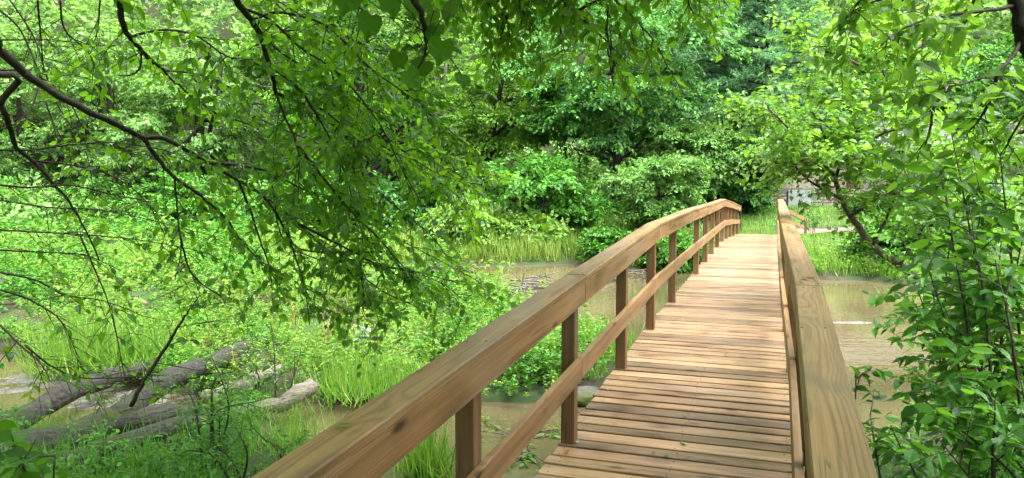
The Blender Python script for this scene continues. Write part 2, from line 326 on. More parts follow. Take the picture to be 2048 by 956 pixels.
# ---------------------------------------------------------------- terrain
def interp_poly(px): return np.array([G(u, v)[:2] for u, v in px])
WATER_PX = [(-700, 690), (-300, 690), (-100, 696), (40, 712), (150, 742), (300, 765), (400, 792), (480, 800), (640, 800), (720, 790), (900, 795), (1060, 803),
            (1130, 792), (1205, 770), (1235, 735), (1205, 690), (1130, 655), (1040, 628), (950, 600), (860, 575), (800, 552), (790, 535),
            (860, 527), (960, 532), (1100, 529), (1190, 522), (1260, 540), (1330, 537), (1420, 535), (1540, 545), (1600, 552), (1650, 560), (1720, 560),
            (1800, 570), (1900, 575), (2100, 590), (2700, 610), (2700, 660), (2300, 690), (2050, 740), (1950, 800), (1860, 860), (1760, 900), (1690, 1000),
            (1560, 1200), (1300, 1300), (1000, 1250), (800, 1120), (650, 1010), (600, 900), (520, 838), (430, 850), (340, 925), (260, 945), (60, 900), (-300, 850), (-700, 840)]
WP = interp_poly(WATER_PX)
def water_sd(x, y):
    """signed distance: negative in water, positive on land"""
    p = np.stack([x, y], -1); d = np.full(len(p), 1e9); ins = np.zeros(len(p), bool)
    for a, b in zip(WP, np.roll(WP, -1, 0)):
        e = b - a; w = p - a; t = np.clip((w @ e) / (e @ e), 0, 1); d = np.minimum(d, np.linalg.norm(w - t[:, None] * e, axis=1))
        c = ((a[1] > p[:, 1]) != (b[1] > p[:, 1]))
        if abs(b[1] - a[1]) > 1e-9: ins ^= c & (p[:, 0] < (b[0] - a[0]) * (p[:, 1] - a[1]) / (b[1] - a[1]) + a[0])
    return np.where(ins, -d, d)
def sst(a, b, x):
    t = np.clip((x - a) / (b - a), 0, 1); return t * t * (3 - 2 * t)
def height(x, y):
    x = np.asarray(x, float).ravel(); y = np.asarray(y, float).ravel()
    d = water_sd(x, y); dl = np.maximum(d, 0)
    n = vnoise(np.stack([x, y], -1), 3, 0.8); n2 = vnoise(np.stack([x, y], -1), 5, 3.0)
    land = 0.10 + 0.14 * (1 - np.exp(-dl / 0.35)) + 0.06 * n * sst(0, 2, dl) + 0.03 * n2
    far = sst(20, 23, y) * sst(-7, -2, x - (y - 25) * 0.1)
    land = land + far * (0.55 * sst(0.1, 2.5, dl) + 0.9 * sst(2, 11, dl))
    near = sst(7.5, 3.5, y + 0.0 * x)
    land = land + near * 0.45 * sst(0.3, 3, dl)
    y0 = 37 + 4 * sst(-4, -14, x)
    hill = np.maximum(0, y - y0 + 1.5 * n); land = land + 0.62 * hill * sst(0, 5, hill) * np.where(hill > 45, 45 / np.maximum(hill, 1), 1)
    side = np.maximum(0, np.abs(x - 2) - 32); land = land + 0.35 * side * sst(0, 8, side)
    return np.where(d < 0, np.maximum(-0.7, 0.10 + d * 0.9), land), d
def hz(x, y): return float(height([x], [y])[0][0])
xs = np.concatenate([np.arange(-90, -24, 2.0), np.arange(-24, 26, 0.45), np.arange(26, 92, 2.0)])
ys = np.concatenate([np.arange(-30, 2, 1.0), np.arange(2, 32, 0.4), np.arange(32, 140, 2.0)])
gx, gy = np.meshgrid(xs, ys); gz, _ = height(gx, gy); nx_, ny_ = len(xs), len(ys)
ii = (np.arange(ny_ - 1)[:, None] * nx_ + np.arange(nx_ - 1)[None]).ravel()
ground = obj('ground', make_mesh('ground', np.stack([gx.ravel(), gy.ravel(), gz], -1), np.stack([ii, ii + 1, ii + nx_ + 1, ii + nx_], -1), True), M_SOIL)
tag(ground, 'dark soil of the creek banks and wooded slope', kind='structure')
water = obj('creek_water', make_mesh('creek_water', [[-70, -5, 0], [70, -5, 0], [70, 45, 0], [-70, 45, 0]], np.array([[0, 1, 2, 3]])), M_WATER)
tag(water, 'muddy olive brown creek water', kind='structure')
pp = smooth_line([P(1592, 470, 27.6), P(1640, 468, 27.2), P(1700, 462, 26.8), P(1760, 458, 26.8), P(1850, 455, 27)], 30)
tt = norm(np.gradient(pp[:, :2], axis=0)); nn_ = np.stack([-tt[:, 1], tt[:, 0]], -1); pw = 0.5
cols_ = []
for k in np.linspace(-1, 1, 7):
    q = pp[:, :2] + nn_ * pw * k; z, _ = height(q[:, 0], q[:, 1]); cols_.append(np.column_stack([q, z + 0.035 - 0.03 * abs(k) ** 3]))
pv = np.stack(cols_, 1).reshape(-1, 3); a_ = (np.arange(29)[:, None] * 7 + np.arange(6)[None]).ravel()
tag(obj('path', make_mesh('path', pv, np.stack([a_, a_ + 1, a_ + 8, a_ + 7], -1), True), M_PATH), 'bare reddish dirt path crossing the lawn', kind='structure')

# ---------------------------------------------------------------- the footbridge
TH = math.radians(19.31)
bridge = thing('footbridge', 'arched timber footbridge with plank deck and railings over the muddy creek', 'footbridge', (0, 0, 0), -TH)
DY = [-2, 0, 1.5, 3, 4.6, 6.4, 8, 9.75, 12.9, 14.6, 16.1, 17.8, 19.4, 21.4, 23.2, 25.3, 27.9]
DZ = [0.70, 0.80, 0.87, 0.945, 1.02, 1.105, 1.155, 1.18, 1.205, 1.23, 1.254, 1.275, 1.290, 1.235, 1.157, 1.06, 0.96]
def dz(y): return float(np.interp(y, DY, DZ))
def box_mesh(name, sx, sy, sz, ch=0.004):
    hx, hy, hh = sx / 2, sy / 2, sz / 2; v = []; 
    for x in (-1, 1):
        for y in (-1, 1):
            for z in (-1, 1):
                v += [(x * hx, y * (hy - ch), z * (hh - ch)), (x * (hx - ch), y * hy, z * (hh - ch)), (x * (hx - ch), y * (hy - ch), z * hh)]
    I = lambda x, y, z, k: ((x * 2 + y) * 2 + z) * 3 + k
    q = [[I(s, 0, 0, 0), I(s, 1, 0, 0), I(s, 1, 1, 0), I(s, 0, 1, 0)] for s in (0, 1)]
    q += [[I(0, s, 0, 1), I(1, s, 0, 1), I(1, s, 1, 1), I(0, s, 1, 1)] for s in (0, 1)]
    q += [[I(0, 0, s, 2), I(1, 0, s, 2), I(1, 1, s, 2), I(0, 1, s, 2)] for s in (0, 1)]
    for a in (0, 1):
        for b in (0, 1):
            q.append([I(0, a, b, 1), I(1, a, b, 1), I(1, a, b, 2), I(0, a, b, 2)])
            q.append([I(a, 0, b, 0), I(a, 1, b, 0), I(a, 1, b, 2), I(a, 0, b, 2)])
            q.append([I(a, b, 0, 0), I(a, b, 1, 0), I(a, b, 1, 1), I(a, b, 0, 1)])
    t = [[I(x, y, z, 0), I(x, y, z, 1), I(x, y, z, 2)] for x in (0, 1) for y in (0, 1) for z in (0, 1)]
    me = make_mesh(name, v, [np.array(q), np.array(t)])
    import bmesh
    bm = bmesh.new(); bm.from_mesh(me); bmesh.ops.recalc_face_normals(bm, faces=bm.faces); bm.to_mesh(me); bm.free()
    return me
def lumber(name, p0, p1, wid, hgt, mat, parent=None, ch=0.004, trim=0.002):
    """a board from p0 to p1 (centre line), local x along its length"""
    p0, p1 = Vector(p0), Vector(p1); d = p1 - p0; ln = d.length - trim
    o = obj(name, box_mesh(name, ln, wid, hgt, ch), mat, parent or bridge)
    x = d.normalized(); up = Vector((0, 0, 1)) if abs(x.z) < 0.9 else Vector((0, 1, 0))
    y = up.cross(x).normalized(); z = x.cross(y)
    o.matrix_local = Matrix.Translation((p0 + p1) / 2) @ Matrix((x, y, z)).transposed().to_4x4()
    return o
rg = np.random.default_rng(7)
plank_me = box_mesh('plank', 1.50, 0.1345, 0.038, 0.004)
M_SCREW = rough_mat('screw_steel', (0.02, 0.018, 0.016), (0.05, 0.045, 0.04), 40.0, 0.5, 0.1)
_a = np.arange(8) * PI / 4
screw_me = make_mesh('screw', np.concatenate([np.column_stack([.0065 * np.cos(_a), .0065 * np.sin(_a), 0 * _a]), np.column_stack([.005 * np.cos(_a), .005 * np.sin(_a), 0 * _a + .0012]), [[0, 0, .0004]]]),
    [np.array([[i, (i + 1) % 8, 8 + (i + 1) % 8, 8 + i] for i in range(8)]), np.array([[8 + i, 8 + (i + 1) % 8, 16] for i in range(8)])]); screw_me.materials.append(M_SCREW)
def screw(parent, x, y, z):
    o = bpy.data.objects.new('screw', screw_me); C.objects.link(o); o.parent = parent; o.location = (x, y, z)
y = -0.8; k = 0
while y < 27.9:
    o = obj('plank', plank_me, M_PLANK, bridge)
    sl = math.atan2(dz(y + 0.1) - dz(y - 0.1), 0.2)
    o.location = (-0.545 + rg.normal() * 0.006, y, dz(y) - 0.019 + rg.normal() * 0.0015)
    o.rotation_euler = (sl + rg.normal() * 0.012, rg.normal() * 0.001, rg.normal() * 0.0012 + (PI if k % 2 else 0))
    if 1.5 < y < 8.5:
        for sx in (-.70, .0, .66):
            for sy in (-.04, .04): screw(o, sx + rg.normal() * .008, sy + rg.normal() * .008, .0192)
    y += 0.1465 + abs(rg.normal()) * 0.0015; k += 1
# posts
LX, RX = -1.19, 0.10                                   # inner faces of the post rows
PY = [1.25, 2.95, 4.655, 6.41, 8.03, 9.8, 12.91, 14.65, 16.19, 17.81, 19.46, 21.2, 23.0, 25.0, 27.3]
CLY = [-0.9, 1.3, 4.645, 7.9, 11.2, 14.8, 18.75, 23.0, 27.9]
CLZ = [1.80, 1.935, 2.128, 2.303, 2.345, 2.345, 2.365, 2.19, 1.955]
CLX = [-1.125] * 9
CRY = [-0.9, 0.9, 4.29, 9.35, 13.5, 17.3, 20.5, 24.0, 27.9]
CRZ = [1.80, 2.02, 2.165, 2.315, 2.335, 2.345, 2.335, 2.14, 1.955]
CRX = [0.085, 0.085, 0.112, 0.055, 0.055, 0.06, 0.06, 0.06, 0.06]
for y in PY:
    zt = float(np.interp(y, CLY, CLZ)) - 0.045
    lumber('post', (LX - 0.0445, y, dz(y) - 0.25), (LX - 0.0445, y, zt), 0.089, 0.089, M_POST)
    yr = y + 0.3; zt = float(np.interp(yr, CRY, CRZ)) - 0.045; xr = float(np.interp(yr, CRY, CRX))
    lumber('post', (xr + 0.085, yr, dz(yr) - 0.25), (xr + 0.085, yr, zt), 0.089, 0.089, M_POST)
def rail_run(ys, zs, xs, side):
    for i in range(len(ys) - 1):
        j = 0.0015 * (i % 2)
        a, b = (xs[i] , ys[i], zs[i]), (xs[i + 1], ys[i + 1], zs[i + 1])
        s = side
        cap = lumber('rail_cap', (a[0] + s * (0.07 - j), a[1], a[2] - 0.019 - j), (b[0] + s * (0.07 - j), b[1], b[2] - 0.019 - j), 0.14, 0.038, M_RAIL, ch=0.006, trim=0.004)
        if a[1] < 10:
            hl = math.dist(a, b) / 2
            for yy in [q + (0 if side < 0 else .3) for q in PY if a[1] < q < b[1]] + [a[1] + .07, b[1] - .07]:
                for sy in (-.035, .035): screw(cap, (yy - (a[1] + b[1]) / 2) / (b[1] - a[1]) * 2 * hl + rg.normal() * .01, sy + rg.normal() * .01, .0192)
        lumber('top_rail', (a[0] + s * (0.024 + j), a[1], a[2] - 0.111), (b[0] + s * (0.024 + j), b[1], b[2] - 0.111), 0.038, 0.14, M_RAIL, ch=0.004, trim=0.004)
rail_run(CLY, CLZ, CLX, -1); rail_run(CRY, CRZ, CRX, 1)
MY = [-0.9, 1.3, 4.66, 8.03, 11.4, 14.65, 19.46, 23.0, 27.9]
for i in range(len(MY) - 1):
    a, b = MY[i], MY[i + 1]; j = 0.0015 * (i % 2)
    za, zb = [0.5 * (dz(t) + float(np.interp(t, CLY, CLZ))) - 0.06 for t in (a, b)]
    lumber('mid_rail', (LX + 0.0195 + j, a, za), (LX + 0.0195 + j, b, zb), 0.038, 0.14, M_RAIL, trim=0.004)
    a, b = a + 0.25, min(b + 0.25, 27.9); xa, xb = [float(np.interp(t, CRY, CRX)) for t in (a, b)]
    za, zb = [0.5 * (dz(t) + float(np.interp(t, CRY, CRZ))) - 0.06 for t in (a, b)]
    lumber('mid_rail', (xa - 0.03 + 0.048 + j, a, za), (xb - 0.03 + 0.048 + j, b, zb), 0.038, 0.14, M_RAIL, trim=0.004)
# stringers under the deck
for X in (-1.2, -0.55, 0.12):
    for a, b in ((-1.2, 4.6), (4.6, 9.75), (9.75, 14.6), (14.6, 19.4), (19.4, 23.2), (23.2, 27.8)):
        lumber('stringer', (X, a, dz(a) - 0.175), (X, b, dz(b) - 0.175), 0.089, 0.26, M_POST)
# far end: sloping hand rails down to the bank
lumber('end_rail', (-1.15, 27.93, 1.90), (-1.20, 29.6, 1.15), 0.038, 0.12, M_RAIL)
lumber('end_post', (-1.2, 29.55, 0.6), (-1.2, 29.55, 1.12), 0.089, 0.089, M_POST)
lumber('end_rail', (0.15, 27.95, 1.93), (1.05, 28.9, 1.45), 0.05, 0.13, M_RAIL)
lumber('end_rail', (0.15, 28.0, 1.60), (1.05, 28.95, 1.15), 0.038, 0.10, M_RAIL)
lumber('end_post', (1.06, 28.93, 0.6), (1.06, 28.93, 1.52), 0.089, 0.089, M_POST)
def on_bridge(X, Y, z):
    return np.array([X * math.cos(TH) + Y * math.sin(TH), -X * math.sin(TH) + Y * math.cos(TH), z])

# ---------------------------------------------------------------- stone and plank building beyond the far bank
M_STONE = rough_mat('field_stone', (0.13, 0.118, 0.095), (0.29, 0.265, 0.22), 3.0, 0.85, 0.4, c3=(0.16, 0.11, 0.07))
M_MORTAR = rough_mat('mortar', (0.10, 0.095, 0.085), (0.2, 0.19, 0.17), 20.0, 0.95, 0.3)
M_PANEL = rough_mat('grey_panel', (0.2, 0.235, 0.225), (0.25, 0.285, 0.275), 2.0, 0.6, 0.05)
M_STUCCO = rough_mat('tan_stucco', (0.24, 0.215, 0.165), (0.32, 0.28, 0.22), 6.0, 0.9, 0.15)
M_SIDING = rough_mat('grey_siding', (0.1, 0.09, 0.08), (0.19, 0.175, 0.16), 4.0, 0.85, 0.3, (6, 1, 0.4))
M_DOOR = rough_mat('dark_door', (0.035, 0.018, 0.012), (0.07, 0.035, 0.025), 6.0, 0.6, 0.2, (4, 1, 0.5))
M_ROOF = rough_mat('roof_shingle', (0.06, 0.06, 0.058), (0.13, 0.125, 0.12), 9.0, 0.9, 0.3)
bb = P(1555, 420, 33.5); bz = 1.55
house = thing('stone_building', 'small stone and plank building behind the lawn beyond the far rail', 'building', (bb[0], bb[1], bz), math.radians(-8))
def hbox(name, x0, x1, y0, y1, z0, z1, mat, ch=0.01):
    o = obj(name, box_mesh(name, x1 - x0, y1 - y0, z1 - z0, ch), mat, house); o.location = ((x0 + x1) / 2, (y0 + y1) / 2, (z0 + z1) / 2); return o
hbox('foundation_wall', -0.3, 7.0, 0.12, 4.0, -0.8, 1.0, M_MORTAR)
hbox('upper_wall', -0.3, 7.0, 0.16, 3.9, 1.003, 2.7, M_STUCCO)
hbox('wall_panel', 0.45, 1.42, 0.03, 0.115, -0.1, 0.92, M_PANEL)
hbox('door', 2.95, 3.35, 0.10, 0.155, 0.55, 2.45, M_DOOR)
for i in range(12):
    hbox('siding_board', 3.40 + i * 0.25, 3.64 + i * 0.25, 0.11, 0.155, 1.01, 2.65, M_SIDING, 0.004)
rs = np.random.default_rng(5); zrow = -0.35
while zrow < 0.95:
    hh = rs.uniform(0.12, 0.24); x = -0.3
    while x < 6.9:
        ww = rs.uniform(0.25, 0.75)
        if not (0.35 < x + ww / 2 < 1.5):
            o = hbox('stone', x + 0.012, min(x + ww - 0.012, 6.98), rs.uniform(0.03, 0.07), 0.13, zrow + 0.01, min(zrow + hh - 0.01, 0.99), M_STONE, 0.02)
            o.rotation_euler = (0, rs.normal() * 0.03, 0)
        x += ww
    zrow += hh
for s in (0, 1):
    o = obj('roof', box_mesh('roof', 8.0, 2.9, 0.12, 0.01), M_ROOF, house); o.location = (3.35, 0.75 + s * 2.55, 3.35); o.rotation_euler = (math.radians(28) * (1 if s == 0 else -1), 0, 0)

# ---------------------------------------------------------------- logs, rocks, stick jam
def log(name, label, pts, rad, mat=M_LOG, seed=0, sides=12, fork=None):
    r = np.random.default_rng(seed); o = thing(name, label, 'log', pts[0])
    def limb(pn, pts, rad):
        L = smooth_line(pts, 34); R = .82 * np.interp(np.linspace(0, 1, 34), np.linspace(0, 1, len(rad)), rad); L = L + np.column_stack([vnoise(np.arange(34)[:, None] * .2, seed + 7, 1.5), vnoise(np.arange(34)[:, None] * .2, seed + 8, 1.5), vnoise(np.arange(34)[:, None] * .2, seed + 9, 1.5)]) * .035
        g = Geo(); g.tube(L, R, sides); v = g.v[0]
        dirs = v[:-2] - np.repeat(L, sides, 0); k = 1 + 0.16 * vnoise(v[:-2], seed + 1, 4.0) + 0.07 * vnoise(np.tile(np.arange(sides)[:, None] * 1.9, (34, 1)), seed + 2, 2.0)
        g.v[0][:-2] = np.repeat(L, sides, 0) + dirs * k[:, None]
        obj(pn, g.mesh(pn, True, pts[0]) if pn == 'trunk' else g.mesh(pn, True, o.location), mat, o)
    limb('trunk', pts, rad)
    for i in range(4 if mat is M_LOG else 0):                                       # broken branch stubs
        k = r.uniform(.1, .9) * (len(pts) - 1); a = int(k); p = np.asarray(pts[a]) * (1 - k + a) + np.asarray(pts[a + 1]) * (k - a); d = norm(r.normal(size=3) * [1, 1, .5] + [0, -.3, .6]); l = r.uniform(.15, .4)
        g = Geo(); g.tube([p, p + d * l * .6, p + d * l + r.normal(size=3) * .03], [.03, .022, .012], 6); obj('branch_stub', g.mesh('branch_stub', True, o.location), mat, o)
    for f in (fork or []): limb('limb', f[0], f[1])
    return o
def zz(u, v, z): return G(u, v, z)
log('fallen_log', 'thick dark log lying across the rapids, farthest upstream on the left', [zz(-150, 895, .30), zz(0, 848, .30), zz(110, 800, .30), zz(232, 752, .25), zz(348, 720, .2), zz(420, 700, .12)], [.17, .165, .15, .13, .11, .08], seed=1)
log('fallen_log', 'big weathered grey log with a forked limb rising towards the marsh', [zz(-60, 930, .38), zz(76, 890, .36), zz(160, 865, .34), zz(232, 848, .33), zz(300, 836, .3), zz(365, 829, .27), zz(430, 825, .18)], [.20, .19, .18, .17, .15, .12, .08], seed=2,
    fork=[([zz(215, 850, .34), zz(262, 812, .42), zz(315, 776, .44), zz(414, 728, .40), zz(505, 688, .28), zz(540, 672, .15)], [.14, .15, .145, .14, .13, .10])])
log('fallen_log', 'slim dark log in front of the forked log, nearest the camera', [zz(-80, 965, .42), zz(0, 948, .42), zz(133, 923, .40), zz(232, 893, .38), zz(365, 850, .33), zz(420, 836, .25)], [.115, .115, .11, .11, .10, .07], seed=3)
log('driftwood_log', 'pale curved driftwood log with a sawn end over the creek', [zz(360, 850, .1), zz(430, 838, .15), zz(480, 826, .2), zz(546, 810, .24), zz(590, 793, .30), zz(624, 770, .36)], [.08, .095, .105, .11, .112, .105], M_DRIFT, seed=4)
log('driftwood_log', 'short pale driftwood log half hidden in weeds beside the curved one', [zz(400, 800, .2), zz(440, 786, .26), zz(500, 762, .26), zz(560, 738, .2)], [.09, .10, .10, .07], M_DRIFT, seed=5)
def rock(label, p, r, seed, mat=M_ROCK, name='rock'):
    import bmesh
    bm = bmesh.new(); bmesh.ops.create_icosphere(bm, subdivisions=4, radius=1)
    v = np.array([x.co[:] for x in bm.verts]); q = np.random.default_rng(seed)
    for _ in range(9):
        n = norm(q.normal(size=3)); c = q.uniform(0.4, 0.8); e = v @ n; v -= np.maximum(e - c, 0)[:, None] * n * 0.9
    v = v * (1 + 0.05 * vnoise(v, seed, 3))[:, None] * np.asarray(r)
    for x, c in zip(bm.verts, v): x.co = c
    me = bpy.data.meshes.new(name); bm.to_mesh(me); bm.free()
    for f in me.polygons: f.use_smooth = False
    return tag(obj(name, me, mat, None, p), label, 'rock')
rock('mossy grey boulder beside the deck edge under the left railing', zz(1176, 792, .05), (.36, .34, .15), 3)
def jam(label, a, b, n, seed, hgt=0.3):
    r = np.random.default_rng(seed); o = thing('stick_pile', label, 'driftwood', tuple((a + b) / 2)); o.location.z = 0
    for i in range(n):
        c = a + (b - a) * r.random() + np.array([r.normal() * .2, r.normal() * .35, 0]); c[2] = 0.02 + hgt * r.random() ** 1.5
        d = norm(np.array([r.normal(), r.normal() * 0.7, r.normal() * 0.18])) * r.uniform(0.2, 0.6)
        g = Geo(); g.tube(smooth_line([c - d, c + r.normal(size=3) * .04, c + d], 6), np.linspace(.022, .010, 6) * r.uniform(.6, 1.4), 5)
        obj('stick', g.mesh('stick', True, o.location), M_STICK, o)
    return o
jam('jam of bleached sticks lying across the creek behind the left rail', zz(1015, 600, 0), zz(1095, 568, 0), 50, 1, .25)
jam('smaller heap of sticks in the water seen between the railing posts', zz(1215, 566, 0), zz(1320, 548, 0), 16, 2, .15)
# floating leafy branch under the bridge
for k_, (lab, uv) in enumerate([('broken leafy branch floating in the creek beside the deck', (1060, 905)), ('leafy twig floating in the creek under the mid rail', (1020, 870))]):
    r = np.random.default_rng(40 + k_); c = G(*uv, 0.03); o = thing('floating_branch', lab, 'branch', c)
    g = Geo(); lv = []
    for i in range(9):
        d = np.array([r.normal(), r.normal(), 0.1 * r.normal()]) * 0.45; g.tube([c, c + d * .5 + r.normal(size=3) * .03, c + d], [.008, .006, .003], 4); lv.append(c + d * r.uniform(.3, 1, (9, 1)))
    obj('stem', g.mesh('stem', True, c), M_STICK, o)
    lv = np.concatenate(lv); n = len(lv); lv[:, 2] = 0.02 + .03 * r.random(n)
    v, t = leaf_geo(lv, norm(r.normal(size=(n, 3)) * [1, 1, .1]), norm(r.normal(size=(n, 3)) * .3 + [0, 0, 1]), r.uniform(.06, .12, n), r.uniform(.03, .05, n), 'near')
    obj('foliage', make_mesh('foliage', v - c, t), ML['lime'], o)
# broken water of the riffle
def riffle(label, c, rx, ry, seed, amp=0.035):
    n = 60; a = np.linspace(-1, 1, n); X, Y = np.meshgrid(a, a); e = np.clip(1 - X ** 2 - Y ** 2, 0, 1) ** 0.5
    p = np.stack([X.ravel() * rx, Y.ravel() * ry], -1)
    z = -0.02 + e.ravel() * (0.035 + amp * vnoise(p, seed, 9.0) + amp * .6 * vnoise(p, seed + 1, 22.0))
    i = (np.arange(n - 1)[:, None] * n + np.arange(n - 1)[None]).ravel()
    o = obj('riffle', make_mesh('riffle', np.column_stack([p, z]), np.stack([i, i + 1, i + n + 1, i + n], -1), True), M_FOAM, None, c)
    return tag(o, label, kind='structure')
riffle('white broken water of the rapids behind the logs', G(110, 765), 1.5, .6, 1)
riffle('white broken water between the two dark logs', G(260, 800), .9, .5, 3)
riffle('pale ripple in the creek beside the right rail', G(1700, 645), .55, .16, 5, .012)

# ---------------------------------------------------------------- background trees and shrubs
def tree(name, label, cat, uvd, px, mat, leaf=.14, n=700, per=26, base=None, trunk=None, bark=M_BARK, seed=0, inner=.5, lobes=10, amp=.4, low=-.8, depth=None, group=None, droop=.25, thin=1.0, limbs=9, L=None, aspect=.55):
    r = np.random.default_rng(seed); u, v, d = uvd; c = P(u, v, d); s = d / F
    R = np.array([px[0] * s, (depth or px[0] * s * .9), px[1] * s])
    bx, by = (c[0], c[1]) if base is None else P(base, v, d)[:2]
    gzv = hz(bx, by); o = thing(name, label, cat, (bx, by, gzv), 0, group); b = np.array([bx, by, gzv])
    tr = trunk or 0.035 * (c[2] + R[2] - gzv)
    g = Geo(); top = c + [0, 0, R[2] * .55]
    g.tube(smooth_line([b - [0, 0, .3], b + (top - b) * [.15, .15, .33] , b + (top - b) * [.7, .7, .7], top], 12), np.linspace(tr, tr * .25, 12), 8)
    for i in range(limbs):
        f = r.uniform(.25, .85); st = b + (top - b) * f; e = c + norm(r.normal(size=3) + [0, 0, .2]) * R * .8
        g.tube(smooth_line([st, st * .4 + e * .6 + [0, 0, -.08 * R[2]], e], 7), np.linspace(tr * .4, tr * .08, 7), 5)
    obj('trunk', g.mesh('trunk', True, b), bark, o)
    L = L or leaf * 5
    T = spray_templates(r, 6, per, L, droop)
    nb = max(8, n // 9); bp, bo = lumpy(r, c, R, nb, lobes, amp, inner, low)      # boughs, each a flat drooping fan of sprays
    k = 12; br = (.16 * (R[0] + R[2]) / 2 + .25) * r.uniform(.6, 1.3, (len(bp), 1)); a = r.uniform(0, 2 * PI, (len(bp), k)); q = br * np.sqrt(r.random((len(bp), k)))
    pt = (bp[:, None] + np.stack([q * np.cos(a), q * np.sin(a), -.35 * q * q / br + r.normal(size=q.shape) * .06 * br], -1)).reshape(-1, 3)
    od = norm(np.repeat(bo, k, 0) * .7 + np.stack([np.cos(a), np.sin(a), 0 * a], -1).reshape(-1, 3) * .6)
    dr = norm(od * [1, 1, .45] + r.normal(size=pt.shape) * .45 + [0, 0, -.05]); nr = norm(od * .6 + [0, -.15, .8] + r.normal(size=pt.shape) * .3)
    v, t = sprays(r, pt - dr * L * .4, dr, nr, T, leaf * 1.27, aspect, 'far', r.uniform(.7, 1.3, len(pt)), thin)
    obj('crown', make_mesh('crown', v - b, t), ML[mat], o)
    return o
B = 'bank woodland'
tree('vine_covered_tree', 'large blue green tree draped in vines behind the middle of the railing', 'tree', (1235, 180, 32), (190, 200), 'blue', .15, 1100, 26, trunk=.22, seed=11, lobes=14, amp=.5)
tree('broadleaf_tree', 'yellow green tree left of the vine draped tree', 'tree', (1005, 215, 34), (140, 120), 'yellow', .13, 800, seed=12, base=960)
tree('vine_thicket', 'dark glossy vine thicket above the reedy far bank', 'shrub', (1085, 395, 29.5), (125, 105), 'mid', .17, 800, 22, seed=13, lobes=16, amp=.55, low=-1)
tree('round_shrub', 'pale olive rounded shrub rising just behind the left railing', 'shrub', (1318, 385, 26.5), (100, 75), 'olive', .10, 800, 26, seed=14, low=-1, trunk=.06)
tree('round_shrub', 'upper olive shrub with upright shoots between vine tree and bridge end', 'shrub', (1390, 310, 31), (105, 85), 'olive', .11, 800, 26, seed=15, low=-1, trunk=.08, base=1400)
tree('round_shrub', 'tall olive green shrub standing left of the bridge far end', 'shrub', (1490, 280, 32), (90, 105), 'olive', .12, 700, 26, seed=16, low=-1, trunk=.09)
tree('dark_shrub', 'dark green shrub overhanging the far end of the left railing', 'shrub', (1475, 395, 31.5), (60, 60), 'dark', .12, 420, 24, seed=17, low=-1, trunk=.06)
tree('broadleaf_tree', 'light green tree with a pale leaning trunk above the yellow green one', 'tree', (900, 90, 40), (130, 150), 'yellow', .16, 650, seed=18, base=872, bark=M_PALEBARK, trunk=.17)
tree('broadleaf_tree', 'tall mid green tree behind the overhanging branches at centre left', 'tree', (720, 180, 40), (140, 190), 'mid', .16, 650, seed=19)
tree('broadleaf_tree', 'tree with a straight pale trunk at the top of the picture', 'tree', (580, 130, 42), (120, 170), 'yellow', .16, 500, seed=20, base=586, bark=M_PALEBARK, trunk=.16, low=-.4)
tree('broadleaf_tree', 'broad light green tree behind the dark branches on the left', 'tree', (400, 230, 41), (140, 170), 'far', .17, 600, seed=21)
tree('broadleaf_tree', 'pale green tree at the wood edge, second from the left', 'tree', (220, 240, 44), (130, 170), 'far', .18, 600, seed=22)
tree('broadleaf_tree', 'pale green tree at the far left wood edge', 'tree', (40, 260, 46), (140, 170), 'far', .18, 600, seed=23)
tree('broadleaf_tree', 'mid green tree partly outside the left edge', 'tree', (-140, 260, 42), (150, 180), 'mid', .18, 350, seed=24)
tree('dark_shrub', 'dark leafy shrub at the wood edge behind the marsh', 'shrub', (410, 425, 36), (120, 65), 'mid', .16, 560, 22, seed=25, low=-1, trunk=.08)
tree('dark_shrub', 'dark green shrub left of the reedy bank', 'shrub', (800, 430, 29), (100, 85), 'dark', .15, 620, 22, seed=26, low=-1, trunk=.08)
tree('dark_shrub', 'mid green shrub behind the marsh between two dark shrubs', 'shrub', (610, 420, 34), (110, 75), 'mid', .16, 520, 22, seed=27, low=-1, trunk=.08)
tree('dark_shrub', 'low green shrub under the pale trees at far left', 'shrub', (190, 425, 40), (120, 55), 'mid', .17, 460, 22, seed=28, low=-1, trunk=.08)
tree('dark_shrub', 'low green shrub at the left edge behind the marsh', 'shrub', (0, 420, 40), (110, 55), 'mid', .17, 420, 22, seed=29, low=-1, trunk=.08)
tree('bank_bush', 'bright green bush growing out of the reeds on the far bank', 'shrub', (935, 445, 27), (75, 45), 'herb', .12, 420, 22, seed=30, low=-1, trunk=.04)
tree('bank_bush', 'bright green bush below the vine thicket', 'shrub', (1050, 455, 27), (70, 35), 'herb', .13, 320, 22, seed=31, low=-1, trunk=.04)
tree('bank_bush', 'leafy bush at the water edge seen between the railing posts', 'shrub', (1230, 490, 25.5), (65, 40), 'mid', .12, 340, 22, seed=32, low=-1, trunk=.04)
tree('bank_bush', 'dark leafy bush at the water edge beside the bridge', 'shrub', (1345, 505, 24), (50, 48), 'mid', .13, 300, 22, seed=33, low=-1, trunk=.04)
tree('bank_bush', 'small leafy bush at the end of the left railing', 'shrub', (1520, 440, 32), (40, 28), 'mid', .12, 200, 20, seed=34, low=-1, trunk=.03)
tree('bank_bush', 'green bush on the far bank right of the lawn gap', 'shrub', (1775, 480, 22), (62, 55), 'mid', .11, 420, 22, seed=41, low=-1, trunk=.04)
tree('bank_bush', 'larger green bush behind the alder trunk on the far bank', 'shrub', (1890, 460, 23), (90, 80), 'mid', .12, 480, 22, seed=42, low=-1, trunk=.05)
tree('bank_bush', 'low bush at the corner of the stone building', 'shrub', (1745, 415, 30), (45, 30), 'dark', .12, 220, 20, seed=43, low=-1, trunk=.03)
